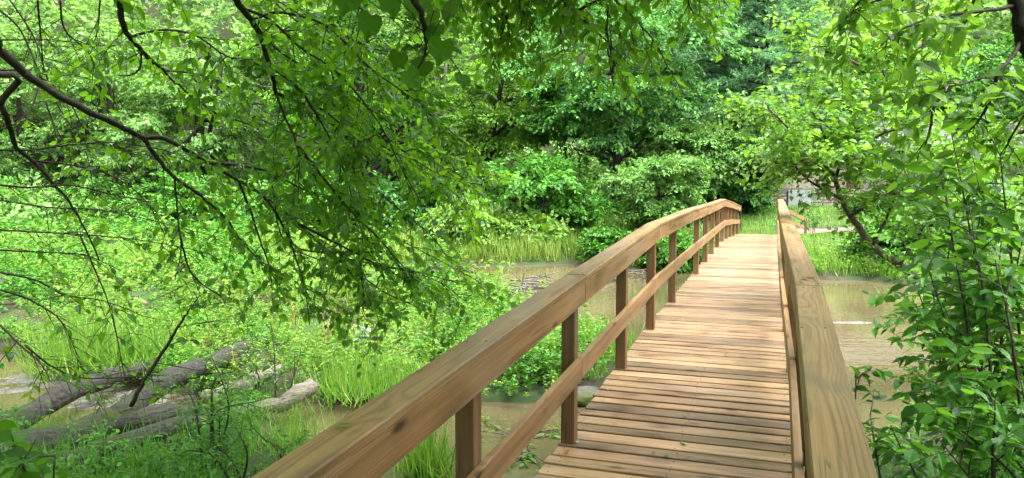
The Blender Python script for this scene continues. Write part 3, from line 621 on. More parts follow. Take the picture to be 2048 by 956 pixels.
tree('broadleaf_tree', 'mid green tree behind the stone building', 'tree', (1740, 200, 39), (170, 150), 'mid', .16, 500, seed=35, low=-.5)
tree('broadleaf_tree', 'green tree behind the right hand foliage', 'tree', (1980, 220, 37), (160, 190), 'mid', .16, 450, seed=36, low=-.6)
tree('broadleaf_tree', 'green tree partly outside the right edge', 'tree', (2190, 240, 34), (160, 200), 'mid', .16, 300, seed=37)
tree('dark_shrub', 'dark shrub beside the right end of the building', 'shrub', (1900, 400, 33), (110, 75), 'dark', .15, 460, 22, seed=38, low=-1)
def shade_tree(label, x, y, R, zc, seed):  # out-of-view trees added around the viewer to block low sky light
    r = np.random.default_rng(seed); z0 = hz(x, y); b = np.array([x, y, z0]); o = thing('unseen_shade_tree', label, 'tree', b); g = Geo(); g.tube([b - [0, 0, .2], b + [0, 0, zc], b + [.2, 0, zc + R[2] * .6]], [.2, .15, .05], 8)
    obj('trunk', g.mesh('trunk', True, b), M_BARK, o); pt, od = lumpy(r, (x, y, z0 + zc), R, 700, 10, .3, .4, -1)
    v, t = sprays(r, pt, norm(od + r.normal(size=pt.shape) * .4), norm(od * .5 + [0, 0, .8] + r.normal(size=pt.shape) * .3), spray_templates(r, 4, 16, .9, .3), .17, .55, 'far'); obj('crown', make_mesh('crown', v - b, t), ML['mid'], o)
shade_tree('unseen shade tree added on the near bank left behind the viewer', -6, -5.5, (4, 3, 4.2), 4.0, 61)
shade_tree('unseen shade tree added on the near bank right behind the viewer', 4.5, -6, (4, 3, 4.2), 4.0, 62)
shade_tree('unseen shade tree added on the near bank far left of the viewer', -11, 1.5, (3, 4, 4.5), 4.2, 63)
shade_tree('unseen shade tree added on the near bank far right of the viewer', 10.5, 2.5, (3, 4, 4.5), 4.2, 64)
shade_tree('unseen shade tree added straight behind the viewer', -.8, -9, (3.4, 2.4, 4.2), 4.6, 65)
# white pine: whorls of drooping boughs with needle tufts
def pine(label, u, d, hgt, seed, spread, zlow, group=None):
    r = np.random.default_rng(seed); x, y, _ = P(u, 300, d); z0 = hz(x, y); b = np.array([x, y, z0]); o = thing('white_pine', label, 'tree', b, 0, group)
    g = Geo(); g.tube(np.array([b + [0, 0, -.3], b + [.1, 0, hgt * .5], b + [0, 0, hgt]]), [.28, .2, .04], 8); base = []; dd = []
    for z in np.arange(zlow, hgt - .5, .55):
        w = spread * (1 - z / hgt) ** .6 + .6
        for a in r.uniform(0, 2 * PI) + np.arange(6) * 2 * PI / 6 + r.normal(size=6) * .2:
            h = np.array([math.cos(a), math.sin(a), 0]); L = w * r.uniform(.7, 1.1); st = b + [0, 0, z]
            ln = smooth_line([st, st + h * L * .5 + [0, 0, .12 * L], st + h * L + [0, 0, .02 * L + r.normal() * .15]], 9); g.tube(ln, np.linspace(.05, .012, 9), 4)
            for q in np.linspace(.3, 1, int(7 * L / 1.5)):
                p = ln[min(8, int(q * 8))] + r.normal(size=3) * [.2, .2, .07]
                for s in (-1, 1):
                    k = norm(h + s * np.array([-h[1], h[0], 0]) * r.uniform(.3, 1.2) + [0, 0, r.uniform(.05, .5)]); base.append(p); dd.append(k)
    base = np.array(base); dd = np.array(dd)
    n = len(base); m = 16                                              # needles of a tuft
    f = np.repeat(np.linspace(0, 1, 8), 2); pos = (base[:, None] + dd[:, None] * (f * .55)[None, :, None]).reshape(-1, 3)
    nd = norm(np.repeat(dd, m, 0) * .8 + r.normal(size=(n * m, 3)) * .55 + [0, 0, .1])
    v, t = leaf_geo(pos, nd, norm(r.normal(size=nd.shape)), r.uniform(.13, .24, n * m), np.full(n * m, .065), 'far')
    obj('trunk', g.mesh('trunk', True, b), M_BARK, o); obj('crown', make_mesh('crown', v - b, t), ML['pine'], o)
pine('tall white pine with layered soft boughs above the bridge end', 1530, 36, 13, 3, 4.2, 2.4)
pine('white pine farther back between the vine tree and the tall pine', 1440, 40, 14, 4, 3.8, 3.0)
# wooded hillside, one mass
def hillside():
    r = np.random.default_rng(77); g = Geo(); T = spray_templates(r, 8, 13, 1.2, .3)
    spots = []
    for _ in range(5000):
        x = r.uniform(-52, 50); y = r.uniform(45, 80)
        if all((x - a) ** 2 + (y - b) ** 2 > 3.3 ** 2 for a, b in spots): spots.append((x, y))
        if len(spots) > 230: break
    for x, y in spots:
        z0 = hz(x, y); h = r.uniform(4, 7); R = np.array([r.uniform(2, 3.2), r.uniform(2, 3), r.uniform(2.5, 4)])
        pt, od = lumpy(r, (x, y, z0 + h), R, 58, 8, .45, .7, -.5)
        k = od[:, 1] < .45; pt, od = pt[k], od[k]
        v, t = sprays(r, pt, norm(od * [1, 1, .4] + r.normal(size=pt.shape) * .4), norm(od * .5 + [0, 0, .9] + r.normal(size=pt.shape) * .3), T, .40, .62, 'far'); g.add(v, t)
    for _ in range(330):                                     # understory
        x = r.uniform(-48, 46); y = r.uniform(36, 62); z0 = hz(x, y)
        if z0 < 1.0 and y < 42 and x > 8: continue
        pt, od = lumpy(r, (x, y, z0 + .9), np.array([1.7, 1.5, 1.5]), 28, 5, .4, .6, -.3)
        v, t = sprays(r, pt, norm(od * [1, 1, .4] + r.normal(size=pt.shape) * .4), norm(od * .5 + [0, 0, .9] + r.normal(size=pt.shape) * .3), T, .30, .6, 'far'); g.add(v, t)
    return obj('forest_hillside', g.mesh('forest_hillside'), ML['far'])
tag(hillside(), 'pale green wooded hillside rising behind the creek', kind='stuff')

# ---------------------------------------------------------------- ground cover
def scatter(r, n, x0, x1, y0, y1, dmin, dmax=99, margin=1.25):
    x = r.uniform(x0, x1, n); y = r.uniform(y0, y1, n)
    k = np.abs(x) < (y * 1024 / F * margin + 1.0); x, y = x[k], y[k]
    z, d = height(x, y); k = (d > dmin) & (d < dmax); return np.column_stack([x[k], y[k], z[k]]), d[k]
def blades(r, p, ln, wd, lean=.35, kind='straw'):
    n = len(p); d = norm(np.column_stack([r.normal(size=(n, 2)) * lean, np.ones(n)])); nr = norm(r.normal(size=(n, 3)) * [1, 1, .2] + d * .01)
    # blade bends towards its lean: normal points away from the lean
    nr = norm(np.column_stack([d[:, :2], -(d[:, :2] ** 2).sum(1) / d[:, 2]]) * -1.0 + r.normal(size=(n, 3)) * .15) * -1
    return leaf_geo(p, d, nr, ln * r.uniform(.5, 1.2, n), np.full(n, wd) * r.uniform(.7, 1.3, n), kind)
def herbs(r, p, hgt, leaf, per, kindl='far', aspect=.5):
    """upright leafy stems"""
    n = len(p); f = r.uniform(.25, 1, (n, per)); lean = r.normal(size=(n, 1, 2)) * .18
    h = hgt * r.uniform(.5, 1.3, (n, 1)); pos = np.repeat(p[:, None], per, 1); pos[:, :, 2] += f * h; pos[:, :, :2] += lean * (f * h)[:, :, None]
    a = r.uniform(0, 2 * PI, (n, per)); el = r.uniform(-.5, .6, (n, per))
    d = np.stack([np.cos(a) * np.cos(el), np.sin(a) * np.cos(el), np.sin(el)], -1).reshape(-1, 3)
    nr = norm(np.array([0, 0, 1.0]) + r.normal(size=d.shape) * .35); pos = pos.reshape(-1, 3)
    ln = leaf * r.uniform(.6, 1.3, len(pos)); return leaf_geo(pos, d, nr, ln, ln * aspect, kindl)
def stuff(name, label, parts, mat):
    g = Geo()
    for v, t in parts: g.add(v, t)
    return tag(obj(name, g.mesh(name), mat), label, kind='stuff')
r = np.random.default_rng(100)
# island and marsh grass (near part denser)
p1, d1 = scatter(r, 60000, -9, 3.2, 8.5, 14, .02); p2, d2 = scatter(r, 42000, -20, 4, 14, 26, .02); p3, _ = scatter(r, 26000, -34, 0, 26, 40, .05)
p2 = p2[~((p2[:, 1] > 16.5) & (p2[:, 0] > -3.9) & (r.random(len(p2)) < .85))]
keep = lambda p, s, th: p[vnoise(p[:, :2], s, 1.3) > th]
tall = lambda p, s: (.55 + .75 * np.clip(vnoise(p[:, :2], s, .9) + .4, 0, 1.4))
def hb(p, h, l, per, asp, s=21):
    """weeds in clumps: each clump has its own height and leaf size"""
    k = 14; c = p[::k]; out = []
    hgt = h * r.choice([.35, .55, .8, 1.1, 1.6], len(c), p=[.2, .25, .25, .2, .1]) * r.uniform(.8, 1.2, len(c))
    for lo, hi in ((0, .5), (.5, .9), (.9, 1.3), (1.3, 9)):
        m = (hgt / h >= lo) & (hgt / h < hi)
        if not m.any(): continue
        q = np.repeat(c[m], k, 0); w = .16 + .12 * h; q[:, :2] += r.normal(size=(len(q), 2)) * w
        out.append(herbs(r, q, hgt[m].mean(), l * (.75, 1, 1.15, 1.1)[(lo > 0) + (lo > .5) + (lo > .9)], per, 'far', asp * (.9, 1.1, .8, .6)[(lo > 0) + (lo > .5) + (lo > .9)]))
    return out
stuff('marsh_grass', 'bright green grass covering the marshy island', [blades(r, keep(p1, 8, .2), .22, .010, .9), blades(r, keep(p2, 8, .3), .5, .016, .5), blades(r, keep(p3, 8, .5), .6, .03, .5)], ML['grass'])
stuff('marsh_weeds', 'low leafy weeds among the marsh grass', hb(keep(p1, 9, -.5)[::6], .30, .065, 12, .42) + hb(keep(p2, 9, -.25)[::4], .58, .12, 12, .45) + hb(keep(p3, 9, -.5)[::3], .7, .23, 7, .5), ML['herb'])
stuff('marsh_dark_weeds', 'darker broad leaved weeds in the marsh', hb(keep(p1, 17, .25)[::9], .36, .075, 12, .5, 22) + hb(keep(p2, 17, .25)[::4], .75, .12, 12, .5, 22) + hb(keep(p3, 17, .3)[::3], .9, .18, 9, .55, 22), ML['mid'])
st, _ = scatter(r, 3600, -26, 3, 9.5, 30, .15); st = keep(st, 23, .2)
ge = Geo()
v, t = leaf_geo(st, norm(np.column_stack([r.normal(size=(len(st), 2)) * .22, np.ones(len(st))])), norm(r.normal(size=(len(st), 3))), r.uniform(.3, .9, len(st)), np.full(len(st), .014), 'straw'); ge.add(v, t)
tag(obj('dry_stalks', ge.mesh('dry_stalks'), ML['dead']), 'thin dry brown stalks standing among the marsh weeds', kind='stuff')
# far bank reeds and lawn
b1, db = scatter(r, 60000, -8, 5.5, 22, 33, .0, 3.5); b1 = b1[(b1[:, 1] > 23.5)]
k = vnoise(b1[:, :2], 12, 1.5) > -.6
stuff('bank_reeds', 'tall yellowish reeds along the far bank', [blades(r, b1[k], .75, .022, .3)], ML['reed'])
b2, db2 = scatter(r, 60000, 4, 22, 19, 34, .0); pd = np.min(np.linalg.norm(b2[:, None, :2] - pp[None, ::3, :2], axis=2), axis=1); b2 = b2[pd > .8]
edge = height(b2[:, 0], b2[:, 1])[1] < 1.5
stuff('lawn_grass', 'bright green grass of the lawn beyond the creek on the right', [blades(r, b2[~edge], .16, .018, .5), blades(r, b2[edge], .5, .018, .4), herbs(r, b2[edge][::6], .5, .09, 8)], ML['grass'])
# near banks
n1, dn = scatter(r, 26000, -7.5, -1.2, 3, 9.2, .0, 9, 2.0)
n1 = n1[(n1[:, 1] < 9.5) & ((n1[:, 0] < -2.45 - .25 * (n1[:, 1] - 7)) | (r.random(len(n1)) < .12))]
stuff('near_bank_grass', 'dark green grass and sedge in front of the logs', [blades(r, n1[::3], .42, .010, .6, 'blade'), herbs(r, keep(n1, 14, -.3)[::11], .36, .065, 12, 'near', .42)], ML['nearr'])
n2, dn2 = scatter(r, 16000, 1.2, 12, 2.5, 12, .0, 9, 2.0)
stuff('right_bank_grass', 'green weeds on the near bank right of the bridge', [blades(r, n2[::3], .4, .010, .5), herbs(r, n2[::8], .4, .08, 10, 'near', .45)], ML['nearr'])
# forest floor cover
f1, _ = scatter(r, 11000, -32, 28, 30, 46, .5, 99, 1.2)
f1 = f1[~((f1[:, 0] > 8.5) & (f1[:, 0] < 21) & (f1[:, 1] < 36.5))]
stuff('forest_undergrowth', 'leafy undergrowth on the forest floor', [herbs(r, f1, .8, .24, 7, 'far', .55)], ML['mid'])
# individual tussocks
def tussock(label, p, n, hgt, seed, mat='grass', w=.012, spread=.18):
    r = np.random.default_rng(seed); q = np.asarray(p) + np.column_stack([r.normal(size=(n, 2)) * spread, np.zeros(n)])
    v, t = blades(r, q, hgt, w, .8, 'blade'); return tag(obj('grass_tussock', make_mesh('grass_tussock', v - p, t), ML[mat], None, p), label, 'grass', 'grass tussocks')
tussock('arching grass tussock at the marsh edge behind the rapids', G(175, 735, .12), 700, .85, 1, w=.014, spread=.3)
tussock('second grass tussock behind the rapids, nearer the logs', G(270, 745, .12), 420, .7, 2, w=.014, spread=.25)
tussock('dense overhanging tussock at the island edge left of the railing', G(730, 785, .12), 700, .45, 3, spread=.28)
tussock('grass tussock at the island edge beside the driftwood end', G(680, 778, .12), 350, .42, 4, spread=.22)
tussock('grass tuft growing in the creek below the left railing', G(850, 945, .05), 420, .5, 5, spread=.14)
tussock('wispy grass clump on the near bank beside the left rail', G(575, 905, .1), 260, .6, 6, w=.009, spread=.2)
tussock('grass tussock on the island right behind the second post', G(1215, 705, .12), 380, .55, 7, spread=.3)

# ---------------------------------------------------------------- near and middle distance trees with modelled branches
class Branchy:
    def __init__(s, name, label, cat, loc, seed, leafmat, leaf=.075, aspect=.5, bark=M_TWIG, kind='near', droop=.3):
        s.o = thing(name, label, cat, loc); s.loc = np.asarray(loc, float); s.r = np.random.default_rng(seed); s.tw = Geo(); s.lf = Geo(); s.mat = leafmat; s.leaf = leaf; s.asp = aspect; s.bark = bark; s.kind = kind; s.droop = droop
    def limb(s, pts, r0, r1, name='branch', n=None, sides=7, mat=None):
        n = n or max(8, 5 * len(pts)); ln = smooth_line(pts, n) + s.r.normal(size=(n, 3)) * r0 * .12; g = Geo(); g.tube(ln, np.linspace(r0, r1, n), sides)
        obj(name, g.mesh(name, True, s.loc), mat or s.bark, s.o); return ln
    def twig(s, p, d, L, nl, r0=.004, leaf=None):
        r = s.r; d = norm(d); m = 6; q = np.linspace(0, 1, m)[:, None]; side = r.normal(size=3) * .12
        ln = p + d * L * q + (side * L) * q * (1 - q) * 2 + np.array([0, 0, -s.droop * L]) * q ** 2
        s.tw.tube(ln[[0, 2, 3, 5]], np.linspace(r0, .0012, 4), 3, False)
        if nl:
            f = np.linspace(.12, 1, nl); pos = np.stack([np.interp(f, q[:, 0], ln[:, k]) for k in range(3)], -1)
            tg = norm(np.gradient(ln, axis=0)); tg = np.stack([np.interp(f, q[:, 0], tg[:, k]) for k in range(3)], -1)
            up = norm(np.array([0, 0, 1.0]) + r.normal(size=3) * .35); sd = norm(np.cross(tg, up)); sg = np.where(np.arange(nl) % 2 == 0, 1, -1)[:, None]
            dd = norm(tg * r.uniform(.25, .8, (nl, 1)) + sd * sg + np.array([0, 0, -1.0]) * r.uniform(.0, .6, (nl, 1)))
            nr = norm(up + sd * sg * .3 + r.normal(size=(nl, 3)) * .4)
            le = (leaf or s.leaf) * r.uniform(.6, 1.2, nl); v, t = leaf_geo(pos, dd, nr, le, le * s.asp * r.uniform(.85, 1.15, nl), s.kind); s.lf.add(v, t)
        return ln
    def dress(s, ln, step, L, nl, bias=(0, 0, 0), frm=0.0, sub=0, side=1.0, r0=.004):
        """twigs along a branch polyline"""
        seg = np.linalg.norm(np.diff(ln, axis=0), axis=1); cum = np.concatenate([[0], np.cumsum(seg)]); tot = cum[-1]; t = frm * tot
        while t < tot:
            p = np.array([np.interp(t, cum, ln[:, k]) for k in range(3)]); i = min(len(ln) - 2, int(np.searchsorted(cum, t))); tg = norm(ln[i + 1] - ln[max(0, i - 1)])
            d = norm(tg * s.r.uniform(.2, .9) + s.r.normal(size=3) * [side, side, .5 * side] * .75 + np.asarray(bias)); l = L * s.r.uniform(.5, 1.25)
            tl = s.twig(p, d, l, int(nl * l / L) if nl else 0, r0)
            for _ in range(sub):
                j = s.r.integers(1, 5); s.twig(tl[j], norm(d + s.r.normal(size=3) * .6 + np.asarray(bias)), l * .6, int(nl * .6), r0 * .7)
            t += step * s.r.uniform(.6, 1.4)
    def done(s):
        if s.tw.n: obj('twigs', s.tw.mesh('twigs', True, s.loc), s.bark, s.o)['kind'] = 'stuff'
        if s.lf.n: obj('crown', s.lf.mesh('crown', False, s.loc), ML[s.mat], s.o)
def PL(pts, d0, d1):
    n = len(pts); return [P(u, v, d0 + (d1 - d0) * i / (n - 1)) for i, (u, v) in enumerate(pts)]

# --- left: tree leaning over the creek, trunk outside the frame
lx, ly = -5.6, 3.4
T1 = Branchy('overhanging_tree', 'dark branched tree leaning in from the left over the creek', 'tree', (lx, ly, hz(lx, ly)), 201, 'near', .078, .6, droop=.2)
tb = np.array([lx, ly, hz(lx, ly)])
T1.limb([tb - [0, 0, .2], tb + [.1, .1, 1.6], tb + [.35, .2, 3.4], tb + [.9, .3, 5.2], tb + [1.6, .2, 7.5]], .19, .08, 'trunk', sides=10, mat=M_BARK)
up1 = tb + [.35, .2, 3.4]; up2 = tb + [.9, .3, 5.0]; up3 = tb + [.15, .1, 2.0]
m1 = T1.limb([up1] + PL([(-120, 30), (0, 103), (65, 158), (166, 216), (241, 253), (286, 275)], 4.2, 5.0), .032, .017)
m1u = T1.limb(PL([(286, 275), (326, 276), (371, 299), (417, 326), (477, 361), (527, 392), (592, 444), (680, 520), (770, 585), (850, 620)], 5.0, 6.2), .018, .004)
m1l = T1.limb(PL([(286, 275), (311, 311), (349, 354), (402, 392), (452, 437), (482, 480), (560, 570)], 5.0, 5.6), .016, .004)
dr = T1.limb(PL([(349, 354), (353, 400), (357, 450), (362, 500), (350, 560)], 5.2, 5.3), .008, .003)
m2 = T1.limb([up2] + PL([(200, -150), (232, -30), (245, 45), (260, 75), (283, 100), (300, 120), (325, 140), (380, 190)], 4.0, 4.8), .024, .006)
m2b = T1.limb(PL([(283, 100), (280, 135), (262, 150), (235, 150)], 4.4, 4.4), .008, .003)
m3 = T1.limb([up2] + PL([(400, -200), (455, -40), (472, 0), (502, 40), (522, 75), (540, 135), (552, 186)], 4.4, 5.0), .028, .013)
m4 = T1.limb([up3] + PL([(-60, 150), (0, 210), (20, 256), (33, 296), (65, 321), (110, 371), (150, 421), (200, 520)], 4.2, 5.0), .022, .005)
subs = [
 [(552, 186), (600, 205), (650, 222), (703, 275), (705, 320), (720, 395)], [(505, 42), (550, 95), (600, 130), (640, 162), (670, 215), (703, 275)],
 [(703, 275), (760, 290), (830, 330), (900, 380), (950, 420)], [(640, 162), (715, 200), (800, 260), (880, 305), (960, 350)],
 [(502, 40), (560, 25), (640, 45), (690, 85), (740, 135), (800, 180), (850, 220), (930, 300)], [(552, 186), (570, 235), (595, 290), (598, 340), (597, 390)],
 [(480, 15), (540, 40), (600, 95), (680, 150), (760, 250), (800, 330), (850, 420)], [(600, 205), (660, 290), (720, 350), (800, 420), (870, 480), (920, 560)],
 [(595, 290), (650, 360), (700, 420), (760, 480), (830, 560), (880, 610)], [(592, 444), (640, 470), (700, 500), (760, 530), (840, 545), (930, 570)],
 [(527, 392), (560, 440), (590, 510), (610, 580), (620, 650)], [(680, 520), (720, 570), (750, 620), (790, 640)],
 [(522, 75), (600, 60), (680, 90), (760, 100), (850, 130)], [(380, 190), (440, 230), (500, 250), (560, 290), (640, 330)], [(325, 140), (400, 150), (470, 180), (540, 230)],
 [(417, 326), (470, 330), (540, 345), (610, 380), (680, 400), (740, 440)], [(477, 361), (500, 420), (520, 480), (540, 540), (545, 600)],
 [(260, 75), (320, 60), (390, 70), (450, 110), (520, 130)], [(540, 135), (590, 170), (640, 240), (680, 320), (700, 380), (720, 450), (730, 520)],
]
rr = np.random.default_rng(9)
for s_ in subs:
    d0 = rr.uniform(4.7, 5.6); ln = T1.limb(PL(s_, 5.0 if s_[0] in ((552, 186), (502, 40)) else d0, d0 + rr.uniform(-.3, .9)), .010, .003, sides=5)
    T1.dress(ln, .085 if np.mean([q[1] for q in s_]) < 330 else .15, .36, 10, (.28, -.05, -.25), .12, 1)
for s_ in subs[2:13]:
    d0 = rr.uniform(5.3, 6.6); ln = T1.limb(PL([(u + rr.normal() * 40, v + rr.normal() * 35) for u, v in s_], d0, d0 + rr.uniform(-.3, .6)), .008, .003, sides=5)
    T1.dress(ln, .11 if np.mean([q[1] for q in s_]) < 330 else .2, .40, 10, (.28, -.05, -.25), .12, 1)
T1.dress(m1u, .10, .40, 10, (.25, 0, -.3), .1, 1); T1.dress(m1l, .11, .36, 8, (.2, 0, -.35), .1, 1); T1.dress(m3, .14, .4, 9, (.2, 0, -.1), .4, 1); T1.dress(m2, .12, .38, 8, (.2, 0, -.2), .35, 1)
T1.dress(dr, .10, .28, 7, (0, 0, -.4), .2)
# mostly bare twiggy left side
bare = [[(0, 20), (40, 60), (80, 150), (100, 230), (150, 330)], [(20, 0), (70, 80), (110, 200), (170, 300), (190, 400)], [(75, 0), (80, 60), (86, 130), (84, 150)], [(0, 80), (100, 80), (200, 90), (300, 90)],
        [(0, 140), (60, 145), (130, 190), (170, 260), (220, 300), (300, 310)], [(0, 300), (60, 300), (140, 290), (230, 285), (330, 300)], [(0, 370), (60, 375), (140, 370), (230, 390), (290, 400)], [(0, 400), (100, 415), (200, 420), (300, 440), (420, 470)],
        [(0, 460), (90, 465), (180, 470), (280, 480), (390, 500)], [(0, 500), (100, 505), (170, 510), (230, 535)], [(65, 321), (140, 330), (220, 350), (290, 400), (330, 470)], [(0, 260), (40, 240), (70, 200), (75, 150)],
        [(160, 470), (190, 540), (215, 600), (235, 680), (250, 760)], [(360, 470), (380, 540), (420, 580), (480, 610)], [(0, 545), (70, 560), (130, 590), (200, 600), (260, 620)], [(0, 650), (40, 690), (70, 715), (90, 740), (100, 760)],
        [(50, 690), (100, 730), (160, 755), (250, 755), (330, 750)], [(262, 812), (290, 760), (335, 690), (365, 640), (378, 622), (400, 590)], [(120, 0), (130, 60), (180, 110), (200, 180), (190, 240)], [(200, 0), (195, 60), (180, 110)], [(0, 580), (60, 600), (120, 640), (150, 700), (160, 760)]]
for i, s_ in enumerate(bare):
    d0 = rr.uniform(4.2, 5.6); ln = T1.limb(PL(s_, d0, d0 + rr.uniform(-.2, .6)), .007 if i != 17 else .016, .0025, sides=5)
    T1.dress(ln, .085, .34, 0, (.1, 0, -.1), .05, 1, 1.2, .003)
    T1.dress(ln, .20, .28, 7, (.15, 0, -.25), .3)
# the crown above and behind the viewer, shading the near deck
top = tb + [1.6, .2, 7.5]
for a in range(24):
    e = np.array([rr.uniform(-9, 2.5), rr.uniform(-8, 6), 0]); e[2] = max(5.2, 3.6 + .3 * max(e[1], 0)) + rr.uniform(0, 3)
    ln = T1.limb([top * .7 + up2 * .3 + rr.normal(size=3) * .3, top * .4 + e * .6 + [0, 0, .5], e], .03, .006, sides=5)
    T1.dress(ln, .28, .8, 12, (0, 0, -.1), .3, 1)
def canopy(t, x0, x1, y0, y1, n, leaf=.13, thick=2.6):
    """leafy upper crown, out of frame, added to shade the near bank and bridge"""
    r = t.r; x = r.uniform(x0, x1, n); y = r.uniform(y0, y1, n); b = np.column_stack([x, y, np.maximum(4.9, 3.7 + .29 * y) + thick * r.random(n)])
    dd = norm(r.normal(size=(n, 3)) * [1, 1, .25]); v, tt_ = sprays(r, b, dd, norm(r.normal(size=(n, 3)) * .3 + [0, 0, 1]), spray_templates(r, 6, 20, .8, .3), leaf, .55, 'far'); t.lf.add(v, tt_)
canopy(T1, -10, -.5, -5, 3.5, 600, .18); canopy(T1, -8.5, -2.2, 4.5, 8.5, 330, .18)
T1.done()
# big lobed leaves hanging into the top of the picture
T2 = Branchy('lobed_leaf_branch', 'hanging branch with very large lobed leaves at the top centre', 'tree', (-1.0, 1.0, hz(-1.0, 1.0)), 210, 'big', .17, 1.0, kind='lobe', droop=.5)
ln = T2.limb([np.array([-1.0, 1.0, hz(-1.0, 1.0) - .2]), np.array([-1.1, .9, 2.6]), np.array([-1.1, 1.3, 4.0]), P(760, -160, 2.9), P(800, -60, 3.1), P(840, 20, 3.2), P(852, 70, 3.3), P(850, 110, 3.3), P(838, 135, 3.3)], .03, .004, sides=6)
big = [(700, -5, .8), (742, 50, .65), (775, 5, .8), (812, 70, .8), (835, 15, .9), (885, 100, .65), (850, 140, .6), (800, 120, .5), (870, 70, .55), (815, 160, .6), (905, 25, .7), (925, 165, .5), (868, 40, .7)]
for u, v, sc in big:
    p = P(u, v - 28 * sc, 3.2 + rr.uniform(-.3, .3)); le = .155 * sc
    vv, t = leaf_geo(p[None], norm(np.array([[rr.normal() * .5, rr.normal() * .4, -1.0]])), norm(np.array([[rr.normal() * .9, -.8 + rr.normal() * .5, .8 + rr.normal() * .6]])), np.array([le]), np.array([le * 1.0]), 'lobe'); T2.lf.add(vv, t)
    q = ln[rr.integers(len(ln) - 14, len(ln) - 2)]; T2.tw.tube(smooth_line([q, (q + p) / 2 + [0, 0, .02], p], 6), .0022, 4, False)
T2.done()
# --- branch ends hanging at the top right of centre
T3 = Branchy('hanging_leaf_branch', 'drooping leafy branch ends hanging from above right of centre', 'tree', (1.9, -.9, hz(1.9, -.9)), 220, 'near', .085, .52)
b3 = np.array([1.9, -.9, hz(1.9, -.9)])
T3.limb([b3 - [0, 0, .2], b3 + [0, .2, 2.2], b3 + [-.3, .6, 4.4], b3 + [-.6, 1.5, 6.5]], .12, .06, 'trunk', mat=M_BARK, sides=9)
for s_ in ([(1010, -160), (1030, -60), (1045, 20), (1060, 60), (1062, 105)], [(1060, -150), (1120, -50), (1150, 20), (1190, 60), (1230, 100), (1260, 130)], [(1090, -120), (1180, -40), (1240, 10), (1290, 60), (1320, 100)], [(1030, -40), (1015, 30), (1000, 80), (990, 120)],
           [(1340, -140), (1360, -60), (1375, 0), (1385, 25)], [(900, -150), (940, -60), (980, 0), (1000, 20)], [(1120, -90), (1130, 0), (1120, 60), (1130, 110)], [(1150, -90), (1210, 0), (1215, 70), (1230, 140)], [(1400, -120), (1420, -40), (1440, 0)], [(560, -150), (640, -60), (700, 0), (740, 30)], [(930, -120), (960, -30), (950, 40)]):
    d0 = rr.uniform(4.2, 4.8); ln = T3.limb([b3 + [-.5, 1.2, 5.8]] + PL(s_, d0, d0 + .3), .014, .003, sides=5)
    T3.dress(ln, .10, .26, 7, (.1, 0, -.5), .72, 1, .8)
canopy(T3, -1.2, 2.6, -9, 6.8, 1600, .2)  # unseen foliage added overhead to darken the near deck and rails
for a in range(12):
    e = np.array([rr.uniform(-3, 6), rr.uniform(-9, 5), 0]); e[2] = max(5.2, 3.7 + .3 * max(e[1], 0)) + rr.uniform(0, 3)
    ln = T3.limb([b3 + [-.6, 1.5, 6.3], (b3 + [-.6, 1.5, 6.5]) * .45 + e * .55 + [0, 0, .4], e], .025, .006, sides=5)
    T3.dress(ln, .28, .8, 12, (0, 0, -.1), .3, 1)
T3.done()
# --- right: leaning alder beyond the rail
ab = G(1990, 690, .15); ab[2] = hz(ab[0], ab[1])
T4 = Branchy('leaning_alder', 'leaning alder with mottled trunk and lime green leaves right of the bridge', 'tree', ab, 230, 'lime', .085, .62, kind='near', droop=.1)
tk = T4.limb([ab - [0, 0, .2]] + PL([(1890, 610), (1800, 530), (1745, 490), (1701, 432), (1681, 397), (1671, 361), (1655, 330), (1630, 300)], 9.6, 9.2), .06, .018, 'trunk', sides=9, mat=M_MOTTLE)
al = [[(1671, 361), (1690, 300), (1723, 240), (1731, 210), (1716, 130), (1690, 50)], [(1655, 330), (1610, 290), (1570, 250), (1530, 210)], [(1660, 340), (1600, 320), (1560, 330)], [(1745, 490), (1780, 420), (1800, 330), (1820, 220), (1830, 100)],
      [(1723, 240), (1680, 200), (1640, 180), (1600, 170)], [(1716, 130), (1680, 110), (1640, 100), (1590, 70)], [(1690, 300), (1740, 280), (1790, 260), (1850, 260)], [(1800, 330), (1850, 320), (1900, 300), (1960, 300)], [(1800, 530), (1850, 450), (1900, 380), (1960, 330)],
      [(1820, 220), (1780, 170), (1750, 100), (1740, 30)], [(1701, 432), (1750, 400), (1790, 380), (1840, 370)], [(1830, 100), (1880, 60), (1920, 10)], [(1655, 330), (1690, 320), (1740, 330), (1780, 345)], [(1690, 300), (1660, 260), (1640, 240), (1620, 230)], [(1723, 240), (1700, 290), (1670, 310)], [(1850, 450), (1900, 450), (1960, 430), (2020, 420)], [(1681, 397), (1640, 375), (1600, 345), (1575, 300)], [(1655, 330), (1650, 280), (1630, 230), (1600, 215)]]
T4.dress(tk, .10, .4, 8, (-.1, -.1, .1), .3, 1)
for s_ in al:
    d0 = 9.2; ln = T4.limb(PL(s_, d0, d0 + rr.uniform(-1.2, 1.2)), .022, .005, sides=5)
    T4.dress(ln, .055, .5, 10, (-.1, -.1, .15), .1, 3)
T4.done()
